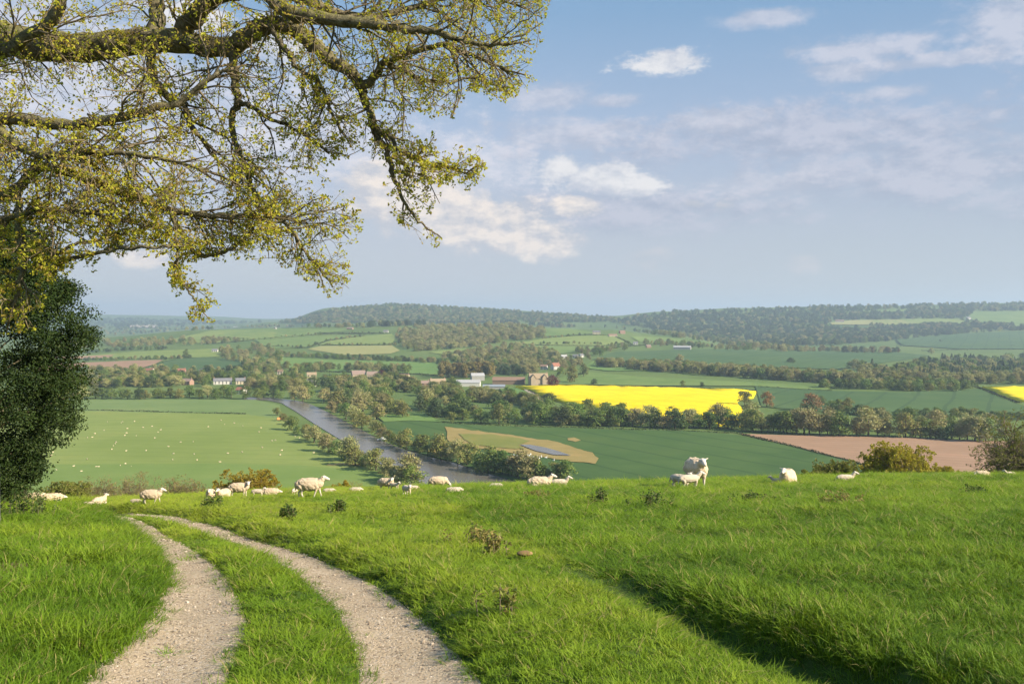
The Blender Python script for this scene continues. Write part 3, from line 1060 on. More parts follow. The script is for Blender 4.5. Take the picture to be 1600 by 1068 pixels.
def scatter_group(coll):
    g = bpy.data.node_groups.new('scatter', 'GeometryNodeTree')
    g.interface.new_socket('Geometry', in_out='INPUT', socket_type='NodeSocketGeometry')
    g.interface.new_socket('Geometry', in_out='OUTPUT', socket_type='NodeSocketGeometry')
    gi, go = g.nodes.new('NodeGroupInput'), g.nodes.new('NodeGroupOutput')
    ci = g.nodes.new('GeometryNodeCollectionInfo')
    ci.inputs['Collection'].default_value = coll
    ci.inputs['Separate Children'].default_value = True
    ci.inputs['Reset Children'].default_value = True
    ip = g.nodes.new('GeometryNodeInstanceOnPoints')
    ip.inputs['Pick Instance'].default_value = True
    def attr(name, typ):
        a = g.nodes.new('GeometryNodeInputNamedAttribute')
        a.data_type = typ
        a.inputs['Name'].default_value = name
        return a.outputs[0]
    L = g.links.new
    L(gi.outputs[0], ip.inputs['Points'])
    L(ci.outputs[0], ip.inputs['Instance'])
    L(attr('idx', 'INT'), ip.inputs['Instance Index'])
    L(attr('rot', 'FLOAT_VECTOR'), ip.inputs['Rotation'])
    L(attr('scl', 'FLOAT_VECTOR'), ip.inputs['Scale'])
    L(ip.outputs[0], go.inputs[0])
    return g


SG_WOOD = scatter_group(PCOL)


def scatter(name, pts, idx, rot, scl, group, tint=None, label=None):
    me = bpy.data.meshes.new(name)
    pts = np.asarray(pts, np.float32)
    n = len(pts)
    me.vertices.add(n)
    me.vertices.foreach_set('co', pts.ravel())
    me.attributes.new('idx', 'INT', 'POINT').data.foreach_set('value', np.asarray(idx, np.int32))
    me.attributes.new('rot', 'FLOAT_VECTOR', 'POINT').data.foreach_set('vector', np.asarray(rot, np.float32).ravel())
    me.attributes.new('scl', 'FLOAT_VECTOR', 'POINT').data.foreach_set('vector', np.asarray(scl, np.float32).ravel())
    if tint is not None:
        me.attributes.new('tint', 'FLOAT', 'POINT').data.foreach_set('value', np.asarray(tint, np.float32))
    me.update()
    o = link(name, me)
    md = o.modifiers.new('scatter', 'NODES')
    md.node_group = group
    tag(o, label, kind='stuff')
    return o


def wood(name, specs):
    P, I, R, S = [], [], [], []
    for px, mix, Hr, wide in specs:
        pts = far(clear_of_houses(px), 500)
        for p in pts:
            k = pick(mix)
            H = random.uniform(*Hr)
            w = H * wide * random.uniform(.85, 1.2)
            P.append(p - np.array([0, 0, .3 + .04 * H]))
            I.append(PIDX[f'a_{k}_{random.randrange(4)}'])
            R.append((0, 0, random.uniform(0, 6.28)))
            S.append((w, w, H))
    return scatter(name, P, I, R, S, SG_WOOD)


MIXB = {'bare': 6, 'olive': 2, 'round': 1.2}
wood('hill_woodland', [
    (sample_area([(617, 522), (640, 513), (700, 509), (800, 509), (850, 516), (850, 530), (800, 533), (720, 545), (650, 549), (627, 541), (620, 530)], 620), {'bare': 7, 'olive': 1.6, 'round': .7}, (11, 15), 1.15),
    (sample_area([(690, 561), (740, 549), (800, 542), (860, 550), (880, 560), (900, 572), (880, 582), (830, 586), (760, 573), (700, 567)], 280), MIXB, (10, 15), 1.1),
    (sample_area([(570, 512), (620, 510), (700, 507), (780, 507), (880, 511), (880, 508), (760, 505.5), (640, 506), (570, 510)], 150), {'dark': 5, 'conifer': 1, 'bare': 1.5}, (13, 20), 1.0),
    (sample_area([(300, 516), (400, 512), (480, 512), (570, 512), (570, 508), (480, 510), (400, 509), (300, 513)], 120), {'bare': 4, 'round': 2, 'dark': 1}, (9, 14), 1.1),
    (sample_area([(850, 512), (880, 510), (960, 512), (1000, 520), (1080, 531), (1140, 541), (1180, 546), (1240, 548), (1200, 540), (1100, 527), (1000, 517), (950, 512)], 210), {'bare': 3, 'round': 3, 'dark': 2, 'olive': 1}, (11, 17), 1.05),
    (sample_area([(985, 537), (1060, 545), (1130, 547), (1200, 548), (1180, 545), (1080, 537), (1000, 531)], 70), {'bare': 3, 'round': 3, 'dark': 1, 'olive': 2}, (8, 12), 1.1),
    (sample_area([(905, 548), (955, 543), (990, 541), (965, 548), (930, 556), (885, 586), (872, 592), (872, 575)], 55), {'bare': 3, 'round': 3, 'olive': 2}, (9, 14), 1.0),
])
wood('village_trees', [
    (sample_area([(100, 608), (300, 604), (440, 612), (520, 603), (620, 612), (700, 625), (720, 612), (700, 604), (660, 606), (630, 596), (560, 592), (500, 600), (440, 590), (400, 588), (330, 586), (290, 590), (130, 582), (100, 590)], 520), {'bare': 3, 'round': 4, 'olive': 3, 'dark': 2}, (8, 13), 1.1),
    (sample_area([(440, 592), (480, 582), (520, 580), (600, 583), (640, 585), (640, 578), (600, 576), (520, 574), (440, 576), (390, 572), (380, 580)], 90), {'bare': 4, 'round': 3, 'olive': 2, 'dark': 1}, (9, 13), 1.1),
    (sample_area([(700, 625), (790, 632), (850, 640), (830, 628), (790, 622), (720, 616)], 50), {'bare': 3, 'round': 4, 'olive': 4}, (8, 12), 1.2),
    (sample_line([(690, 589), (730, 590), (770, 588)], 34, 2, 2), {'poplar': 1}, (16, 21), 1.0),
    (sample_line([(775, 584), (810, 584), (815, 588)], 18, 2, 2), {'dark': 1}, (11, 14), 1.0),
])
wood('valley_tree_belt', [
    (sample_area([(930, 573), (1000, 579), (1100, 586), (1200, 593), (1330, 601), (1345, 604), (1345, 596), (1200, 585), (1060, 576), (940, 569)], 300), {'bare': 5, 'olive': 3, 'round': 2.5}, (11, 15), 1.0),
    (sample_area([(1275, 606), (1330, 608), (1420, 611), (1515, 612), (1520, 605), (1430, 602), (1340, 602)], 80), {'round': 6, 'olive': 2, 'bare': 1}, (9, 12), 1.2),
    (sample_line([(1215, 549), (1260, 549), (1300, 549), (1350, 551), (1405, 551)], 60, 4, 1), {'poplar': 3, 'bare': 3, 'dark': 2.5}, (11, 17), 1.2),
    (sample_line([(1290, 634), (1340, 650), (1440, 652), (1500, 652), (1560, 658), (1600, 656)], 40, 8, 3), {'round': 4, 'dark': 2, 'olive': 2}, (5, 9), 1.3),
])
wood('conifer_plantation', [
    (sample_area([(1345, 574), (1395, 580), (1430, 572), (1470, 562), (1600, 560), (1680, 560), (1680, 590), (1600, 592), (1500, 590), (1440, 594), (1350, 590)], 420), {'conifer': 6, 'bare': 1.2, 'round': 2}, (11, 16), 1.3),
    (sample_area([(1340, 594), (1440, 598), (1600, 602), (1680, 603), (1680, 596), (1500, 592), (1345, 588)], 130), MIXB, (10, 14), 1.1),
])
wood('hillside_trees', [
    (sample_area([(60, 530), (140, 527), (330, 515), (330, 512), (260, 508), (140, 512), (60, 520)], 240), {'bare': 3, 'round': 3, 'dark': 3}, (11, 18), 1.2),
    (sample_area([(100, 500), (200, 498), (330, 503), (420, 504), (330, 508), (140, 512)], 300), {'round': 3, 'dark': 4}, (16, 26), 1.5),
    (sample_area([(60, 548), (130, 546), (250, 541), (330, 538), (385, 533), (350, 529), (260, 531), (130, 533), (60, 535)], 190), {'bare': 6, 'round': 2, 'olive': 2}, (9, 13), 1.1),
    (sample_area([(345, 548), (420, 541), (445, 556), (430, 575), (390, 578), (350, 562)], 75), {'bare': 5, 'round': 3, 'olive': 2}, (9, 14), 1.1),
    (sample_line([(420, 556), (470, 557.5), (560, 562), (640, 565), (700, 568)], 90, 3, 1.5), {'round': 4, 'bare': 3, 'dark': 2}, (6, 10), 1.2),
    (sample_line([(130, 563), (180, 562), (250, 561), (300, 559)], 35, 4, 1), {'dark': 2, 'round': 3, 'bare': 2}, (5, 8), 1.2),
    (sample_line([(130, 552), (200, 547), (260, 545)], 30, 4, 1), {'dark': 3, 'round': 3}, (6, 9), 1.2),
    (sample_line([(340, 531), (400, 531), (465, 524), (560, 520), (610, 521)], 34, 3, 1) + sample_line([(400, 541), (480, 543), (512, 532), (560, 526)], 30, 3, 1) + sample_line([(500, 540), (618, 539)], 22, 3, .8) + sample_line([(806, 538), (985, 538)], 26, 4, 1) + sample_line([(850, 529), (900, 524), (960, 524), (985, 536)], 24, 3, 1) + sample_line([(905, 551), (940, 547), (985, 541)], 20, 4, 1.5), {'round': 4, 'bare': 3, 'dark': 2, 'olive': 2}, (3.5, 8), 1.2),
    (sample_area([(130, 583), (215, 579), (330, 580), (380, 576), (440, 574), (440, 584), (330, 585), (200, 586), (130, 588)], 90), {'bare': 3, 'round': 3, 'dark': 3}, (8, 13), 1.1),
])


def not_in(pts, polys):
    a = np.array(pts)
    keep = np.ones(len(a), bool)
    for p in polys:
        keep &= ~inside(a[:, 0], a[:, 1], np.array(p, float))
    return a[keep].tolist()


CLEAR = [[(1290, 509), (1297, 504), (1330, 500.5), (1400, 499.5), (1440, 499), (1498, 498.5), (1515, 508), (1450, 512), (1380, 509.5)],
         [(1335, 488), (1400, 483), (1445, 483), (1400, 490)], [(1512, 497), (1520, 487), (1600, 486), (1680, 486), (1680, 512), (1580, 512), (1530, 506)],
         [(1400, 532), (1500, 522), (1600, 517), (1680, 515), (1680, 547), (1500, 547), (1410, 541)], [(1268, 507.5), (1370, 510), (1385, 517), (1290, 513)]]
wood('far_hill_forest', [
    (not_in(sample_area([(960, 500), (1040, 489), (1150, 485), (1300, 480), (1600, 475), (1700, 474), (1700, 512), (1560, 518), (1400, 532), (1300, 540), (1230, 542), (1150, 535), (1080, 524), (960, 505)], 4200), CLEAR), {'dark': 6, 'conifer': 2, 'round': 2, 'bare': 1.6}, (13, 21), 1.25),  # mostly dark kinds: the cloud shadow on this ridge is put into leaf colour
    (not_in(sample_area([(1380, 520), (1400, 514), (1460, 512), (1580, 512), (1585, 509), (1450, 509), (1390, 515), (1340, 528), (1390, 531)], 260), []), {'dark': 5, 'bare': 1}, (14, 20), 1.2),
    (sample_area([(430, 505), (455, 501), (520, 484), (610, 476), (700, 480), (760, 484), (860, 490), (950, 496), (985, 503), (760, 505), (500, 505)], 2100), {'round': 4, 'bare': 3, 'dark': 3, 'olive': 2}, (12, 18), 1.3),
])


# ------------------------------------------------------------------ hedges along the field edges
m_hedge = mat_leaf('hedge_leaves', C(.030, .055, .016), C(.060, .085, .026), C(.085, .085, .035), nscale=.05)


def hedge(px, H, wd, label, kind=None):
    line = far(densify(px, 6))
    L = np.concatenate([[0], np.cumsum(np.linalg.norm(np.diff(line, axis=0), axis=1))])
    n = int(min(9000, max(150, L[-1] * 7)))
    s = np.sort(RNG.uniform(0, L[-1], n))
    c = np.stack([np.interp(s, L, line[:, k]) for k in range(3)], 1)
    hn = .75 + .5 * vnoise(s, s * 0 + px[0][0], 9.0, 4, 3)
    a = RNG.uniform(0, math.pi, n)
    r = np.sqrt(RNG.uniform(.3, 1, n))
    t = np.gradient(line, axis=0)
    tx, ty = np.interp(s, L, t[:, 0]), np.interp(s, L, t[:, 1])
    l = np.hypot(tx, ty) + 1e-9
    nxv, nyv = -ty / l, tx / l
    o_ = np.cos(a) * r * wd / 2
    zz = np.sin(a) * r * H * hn
    c = c + np.stack([nxv * o_, nyv * o_, zz], 1)
    nrm = np.stack([nxv * np.cos(a), nyv * np.cos(a), np.sin(a)], 1) + RNG.normal(size=(n, 3)) * .45
    mb = MB()
    base = c[0].copy()
    mb.leaves(c - base, nrm, RNG.uniform(.7, 1.5, n) * (H / 3) ** .5, .8)
    o = link('hedge', mb.mesh('hedge', [m_hedge]), loc=base)
    tag(o, label, 'hedge')


hedge([(120, 641), (140, 641.2), (240, 644), (384, 647.5)], 1.6, 2, 'low straight hedge across the top of the pale sheep pasture')
hedge([(806, 538), (870, 540), (940, 540.5), (985, 538.5)], 2.5, 3, 'thin hedge between the two pale fields right of the hill wood')
hedge([(850, 529), (900, 524.5), (955, 523.5), (975, 532), (990, 540)], 3, 4, 'hedge round the top of the pale field below the hill cottages')
hedge([(905, 551), (940, 548), (985, 541), (1030, 538), (1080, 537)], 3.5, 5, 'bushy hedge above the wide green wheat field')
hedge([(500, 539.5), (560, 539), (618, 538.5)], 2.5, 3, 'thin hedge between two pale fields left of the hill wood')
hedge([(400, 541), (430, 541), (480, 543.5), (512, 532), (560, 526), (570, 524)], 2.5, 3, 'hedge running diagonally down the middle hill')
hedge([(330, 537.5), (400, 531), (465, 524), (560, 520.5), (610, 521)], 2.5, 3, 'long hedge below the topmost pale hill field')
hedge([(495, 521), (560, 522), (600, 521)], 5, 7, 'thick dark hedge near the crest left of the hill wood')
hedge([(1000, 570), (1150, 573), (1310, 577.5), (1350, 572)], 2, 3, 'low hedge along the bottom of the wide green wheat field')
hedge([(870, 602.5), (1000, 604.5), (1150, 609), (1180, 611)], 2, 3, 'low dark hedge along the top edge of the rapeseed')
hedge([(826, 611), (838, 617), (847, 625)], 2.5, 4, 'dark hedge between the farm lane and the rapeseed')
hedge([(1524, 604), (1545, 613), (1570, 623), (1592, 630)], 2.5, 4, 'dark hedge slanting down the left edge of the second rapeseed field')
hedge([(1155, 678), (1230, 696), (1286, 710.5), (1332, 722), (1365, 733)], 1.6, 2.4, 'low dark hedge between the wheat and the ploughed field')
hedge([(1180, 604), (1240, 608), (1300, 611)], 1.8, 3, 'low hedge between the meadow and the striped green field')
hedge([(240, 571), (255, 566), (275, 561.5)], 2, 3, 'short hedge at the right end of the larger ploughed strip')
hedge([(1400, 540), (1500, 541), (1600, 540)], 2.5, 4, 'thin dark hedge across the far green slope')
hedge([(1440, 548), (1520, 546), (1600, 545.5)], 2.5, 4, 'hedge along the foot of the far green slope')
hedge([(1512, 496), (1530, 505), (1560, 511)], 4, 6, 'dark hedge dividing the pale fields on the far right hill')
hedge([(340, 527), (400, 530)], 3, 4, 'short hedge at the left of the topmost hill fields')
hedge([(690, 587), (600, 583), (500, 581)], 3, 4, 'hedge along the bottom of the meadow above the long barn')
hedge([(1160, 677), (1000, 671.5), (900, 668), (780, 665), (690, 660)], 1.2, 2, 'low hedge along the top of the big wheat field')

#@@SECTION houses
# ------------------------------------------------------------------ houses and barns of the village
def wall_mat(name, c):
    return mat_plain(name, C(*[k * .86 for k in c]), C(*c), 1.2, .9, .2, .02)


HW = {'white': wall_mat('white_render', (.62, .60, .55)), 'cream': wall_mat('cream_render', (.56, .49, .35)), 'stone': wall_mat('tan_stone', (.46, .37, .26)),
      'brick': wall_mat('pink_brick', (.36, .23, .17)), 'grey': wall_mat('grey_block', (.38, .37, .35)), 'timber': wall_mat('brown_boards', (.24, .17, .12)),
      'pale': wall_mat('pale_stone', (.58, .50, .38))}
HR = {'red': wall_mat('red_tiles', (.33, .15, .10)), 'slate': wall_mat('grey_slate', (.20, .20, .21)), 'brown': wall_mat('brown_tiles', (.26, .17, .12)),
      'pink': wall_mat('pinkish_tiles', (.30, .22, .18)), 'sheet': wall_mat('grey_sheet_roof', (.42, .42, .42)), 'blue': wall_mat('blue_grey_roof', (.26, .30, .34)),
      'tan': wall_mat('tan_tiles', (.36, .28, .18))}
m_win = mat_plain('window_glass', C(.03, .035, .04), C(.05, .055, .06), 1, .2, spec=.6)
m_door = mat_plain('painted_door', C(.10, .07, .05), C(.13, .10, .07), 1, .6)


def gable(mb_w, mb_r, L, D, He, Hr, ov=.35):
    """walls with gable ends along x, and a roof of two slabs"""
    v = [(-L/2, -D/2, -.6), (L/2, -D/2, -.6), (L/2, D/2, -.6), (-L/2, D/2, -.6), (-L/2, -D/2, He), (L/2, -D/2, He), (L/2, D/2, He), (-L/2, D/2, He), (-L/2, 0, Hr), (L/2, 0, Hr)]
    mb_w.add(v, [[0, 1, 5, 4], [2, 3, 7, 6], [1, 2, 6, 5], [3, 0, 4, 7]], [[5, 6, 9], [7, 4, 8]])
    s = (Hr - He) / (D / 2)
    for sg in (-1, 1):
        y0, z0 = sg * (D / 2 + ov), He - ov * s
        a = np.array([(-L/2 - ov, y0, z0), (L/2 + ov, y0, z0), (L/2 + ov, 0, Hr), (-L/2 - ov, 0, Hr)])
        b = a + np.array([0, 0, .22])
        mb_r.add(np.vstack([a, b]), [[0, 1, 2, 3], [4, 5, 6, 7], [0, 1, 5, 4], [1, 2, 6, 5], [3, 2, 6, 7], [0, 3, 7, 4]])


def house(px, py, wpx, label, wall, roof, name='house', He=3.6, D=None, rz=None, chim=1, pitch=.75, win=True, wing=False):
    p = far([(px, py)], 400)[0]
    L = wpx * math.hypot(p[0], p[1]) / F
    D = D or min(L * .75, 7.5 if name == 'house' else 13)
    rz = random.uniform(-.35, .35) if rz is None else rz
    root = empty(name, p, rz)
    tag(root, label, name if name != 'manor_house' else 'house')
    w, r = MB(), MB()
    gable(w, r, L, D, He, He + D / 2 * pitch)
    if wing:     # cross gables standing forward of the front
        for xo in (-.32, .30):
            w2, r2 = MB(), MB()
            gable(w2, r2, D * .9, L * .26, He + .5, He + 1.2 + L * .13 * 1.1)
            for src, dst in ((w2, w), (r2, r)):
                v = np.vstack(src.v)
                v = np.stack([v[:, 1] + xo * L, -v[:, 0] - D * .18, v[:, 2]], 1)
                k = 0
                off = 0
                q = np.vstack(src.q) if src.q else None
                t = np.vstack(src.t) if src.t else None
                dst.add(v, q, t)
    link('wall', w.mesh('wall', [HW[wall]]), root)
    ro = link('roof', r.mesh('roof', [HR[roof]]), root)
    for k in range(chim):
        c = MB()
        xo = (L / 2 - .7) * (1 if k == 0 else -1)
        c.box((xo, 0, He + D / 2 * pitch + .3), (.8, .7, 1.8))
        c.box((xo, 0, He + D / 2 * pitch + 1.35), (.35, .35, .4))
        link('chimney', c.mesh('chimney', [HW['brick']]), ro)
    if win:
        n = max(2, int(L / 3.4))
        for i in range(n):
            x = -L / 2 + (i + .5) * L / n
            for z in ([1.4] if He < 3.2 else [1.3, He - 1.0]):
                b = MB()
                door = (i == n // 2 and z < 2)
                b.box((x, -D / 2 - .02, 1.0 if door else z), (1.0 if door else 1.2, .12, 2.0 if door else 1.15))
                link('door' if door else 'window', b.mesh('window', [m_door if door else m_win]), root)
    return root


house(233, 584, 15, 'white house with a red roof below the ploughed strip', 'white', 'red', He=4.6)
house(284, 584, 11, 'small red roofed house in the trees left of the white gable', 'brick', 'red', He=4.4)
house(316, 582, 8, 'small white gabled house in the trees above the long white house', 'white', 'slate', rz=1.4)
house(293, 601, 15, 'pink brick house among the trees left of the long white house', 'brick', 'pink', He=4)
house(348, 600, 26, 'long white house with a grey slate roof in the village', 'white', 'slate', He=3.8, chim=2)
house(376, 600, 14, 'cream house beside the right end of the long white house', 'cream', 'slate', He=4)
house(377, 615, 13, 'small white cottage with red roof lowest in the village', 'white', 'red', He=4)
house(336, 550, 8, 'lone white house in the trees at the hillside field corner', 'white', 'slate')
house(368, 511, 6, 'tiny white house on the crest of the left hill', 'white', 'slate', D=6)
house(430, 514, 5, 'tiny white gable on the crest beside the tree line', 'white', 'slate', D=6, rz=1.3)
house(547, 515, 10, 'pinkish house in trees on the crest left of the hill wood', 'brick', 'pink', D=7)
house(603, 519, 7, 'tiny white house below the dark crest trees', 'white', 'slate', D=6)
house(487, 592, 14, 'tall cream yellow house rising above the riverside trees', 'cream', 'tan', He=5.2)
house(487, 603, 13, 'white house with dark roof under the cream yellow house', 'white', 'slate', He=5)
house(438, 585, 8, 'small pale house in trees left of the cream yellow house', 'pale', 'brown', He=4)
house(560, 590, 20, 'long barn with pinkish roof behind the village trees', 'stone', 'pink', name='barn', He=4.5, chim=0, win=False)
house(582, 590, 17, 'second pinkish roofed barn next to the copper red tree', 'stone', 'pink', name='barn', He=4, chim=0, win=False)
house(632, 593, 15, 'cream house right of the dark copper tree', 'cream', 'brown', He=4)
house(664, 604, 13, 'brick house with pink gable at the left of the barns', 'brick', 'pink', He=4)
house(684, 602, 24, 'wide tan stone house left of the white walled barn', 'stone', 'tan', He=4.4, chim=2)
house(732, 603, 37, 'long low barn with white wall and grey roof', 'white', 'sheet', name='barn', He=4.0, D=13, rz=-.05, chim=0, win=False, pitch=.42)
house(746, 594, 20, 'white roofed barn behind the long white walled barn', 'grey', 'sheet', name='barn', He=5.5, D=12, rz=.2, chim=0, win=False, pitch=.5)
house(772, 607, 34, 'low barn with blue grey roof in front of the farmyard', 'grey', 'blue', name='barn', He=2.6, D=11, rz=-.03, chim=0, win=False, pitch=.3)
house(795, 600, 50, 'longest barn with brown roof beside the stone manor', 'timber', 'brown', name='barn', He=4.6, D=11, rz=-.06, chim=0, win=False, pitch=.6)
house(841, 601, 29, 'large gabled tan stone manor next to the copper red tree', 'stone', 'tan', name='manor_house', He=7.5, D=11, rz=.15, chim=2, pitch=.9, wing=True)
house(850, 577, 10, 'white house above the manor, left of the timbered one', 'white', 'brown', He=4.4)
house(868, 577, 13, 'white house with steep red roof right above the copper tree', 'white', 'red', He=5, pitch=1.1, rz=.6)
house(881, 560, 9, 'low white house at the hedge end left of the white cottages', 'white', 'sheet')
house(899, 559, 8, 'left one of two white cottages by the hedge', 'white', 'slate', D=6)
house(908, 558, 7, 'right one of two white cottages by the hedge', 'white', 'slate', D=6, rz=.7)
house(932, 522, 12, 'cream house on the hilltop above the pale field', 'cream', 'slate', He=6, D=8)
house(957, 526, 14, 'long cream cottage on the hilltop right of the taller cream house', 'cream', 'brown', D=8)
house(972, 521, 9, 'brown roofed house among trees on the hilltop', 'brick', 'brown', He=5)
house(993, 538, 7, 'white cottage at the left of the roadside hamlet', 'white', 'slate', D=7)
house(1013, 543, 7, 'pink cottage in the roadside hamlet', 'brick', 'pink', D=7)
house(1066, 546, 26, 'long grey barn at the right of the roadside hamlet', 'grey', 'sheet', name='barn', He=5, D=14, chim=0, win=False, pitch=.4)
house(1312, 504, 12, 'brown and white farmhouse far off at the foot of the wooded ridge', 'white', 'brown', D=14, He=7)
house(1513, 499, 6, 'tiny white house far off on the pale right hill', 'white', 'slate', D=12, He=7)

# things on the river and in the meadow
p = far([(597, 688)])[0]
p[2] = -69.6
boat = empty('fishing_boat', p, .4)
m_boat = mat_plain('white_boat_paint', C(.72, .72, .70), C(.80, .80, .78), 2, .4)
mb = MB()
st = np.linspace(-1, 1, 11)
ring = []
for s in st:
    wv_ = .85 * (1 - max(0, s) ** 2.2) ** .6 + .04
    for a in np.linspace(0, math.pi, 7):
        ring.append((s * 2.6, math.cos(a) * wv_, .55 - math.sin(a) * .55 + .18 * max(0, s) ** 2))
ii = np.arange(10)[:, None] * 7 + np.arange(6)[None, :]
ii = ii.ravel()
mb.add(ring, np.stack([ii, ii + 1, ii + 8, ii + 7], 1))
link('hull', mb.mesh('hull', [m_boat], True), boat)
mb = MB()
mb.box((-.4, 0, .5), (.35, 1.5, .06)); mb.box((.8, 0, .52), (.3, 1.35, .06))
link('seat', mb.mesh('seat', [m_door]), boat)
mb = MB()
mb.box((.1, 0, 1.0), (1.1, 1.0, 1.0)); mb.box((.1, 0, 1.56), (1.3, 1.2, .1))
link('cabin', mb.mesh('cabin', [m_boat]), boat)
tag(boat, 'small white boat on the river by the far bank', 'boat')
p = far([(437, 656)])[0]
tent = empty('tent', p, .5)
m_tent = mat_plain('orange_canvas', C(.62, .22, .07), C(.70, .28, .10), 2, .8)
mb = MB()
mb.add([(-2, -1.4, 0), (2, -1.4, 0), (2, 1.4, 0), (-2, 1.4, 0), (-1.8, 0, 1.9), (1.8, 0, 1.9)], [[0, 1, 5, 4], [2, 3, 4, 5]], [[1, 2, 5], [3, 0, 4]])
link('canvas', mb.mesh('canvas', [m_tent]), tent)
mb = MB()
mb.add([(2.02, -.5, 0), (2.02, .5, 0), (1.90, 0, 1.3)], None, [[0, 1, 2]])
link('door_flap', mb.mesh('door_flap', [m_door]), tent)
tag(tent, 'small orange tent at the top of the pale pasture beside riverside trees', 'tent')

#@@SECTION sheep
# ------------------------------------------------------------------ sheep
m_wool, T = new_mat('cream_wool')
op = objpos(T)
wn1 = T.noise(op, 26.0, 4, .65)
wn2 = T.noise(op, 5.0, 3, .5)
c = T.mix(T.n('ShaderNodeMapRange', {0: wn2, 1: .3, 2: .7}).outputs[0], C(.64, .50, .34), C(.78, .64, .47))
c = T.mix(T.m('MULTIPLY', wn1, .35), c, C(.52, .39, .25))
p_ = principled(T, c, .95, .05, bump(T, wn1, .9, .035))
finish(m_wool, T, p_)
m_lamb, T = new_mat('white_lamb_wool')
op = objpos(T)
wn1 = T.noise(op, 40.0, 4, .65)
c = T.mix(wn1, C(.56, .46, .34), C(.70, .60, .47))
finish(m_lamb, T, principled(T, c, .95, .05, bump(T, wn1, .7, .02)))
m_face, T = new_mat('sheep_face')
c = T.mix(T.noise(objpos(T), 14.0, 3), C(.62, .54, .44), C(.70, .63, .54))
finish(m_face, T, principled(T, c, .8, .2))
m_eye, T = new_mat('sheep_eye')
finish(m_eye, T, principled(T, C(.02, .015, .01), .2, .5))
m_hoof, T = new_mat('sheep_hoof')
finish(m_hoof, T, principled(T, C(.05, .04, .03), .6, .3))


def capsule(mb, a, b, ra, rb, n=10):
    """round-ended tapering limb piece"""
    a, b = np.asarray(a, float), np.asarray(b, float)
    ax = b - a
    L = np.linalg.norm(ax) + 1e-6
    ax /= L
    t, r = [], []
    for k in np.linspace(-1, 0, 5):
        t.append(ra * math.sin(k * math.pi / 2)); r.append(max(.002, ra * math.cos(k * math.pi / 2)))
    for k in np.linspace(0, 1, 5):
        t.append(L + rb * math.sin(k * math.pi / 2)); r.append(max(.002, rb * math.cos(k * math.pi / 2)))
    mb.tube(a + np.outer(t, ax), r, n)


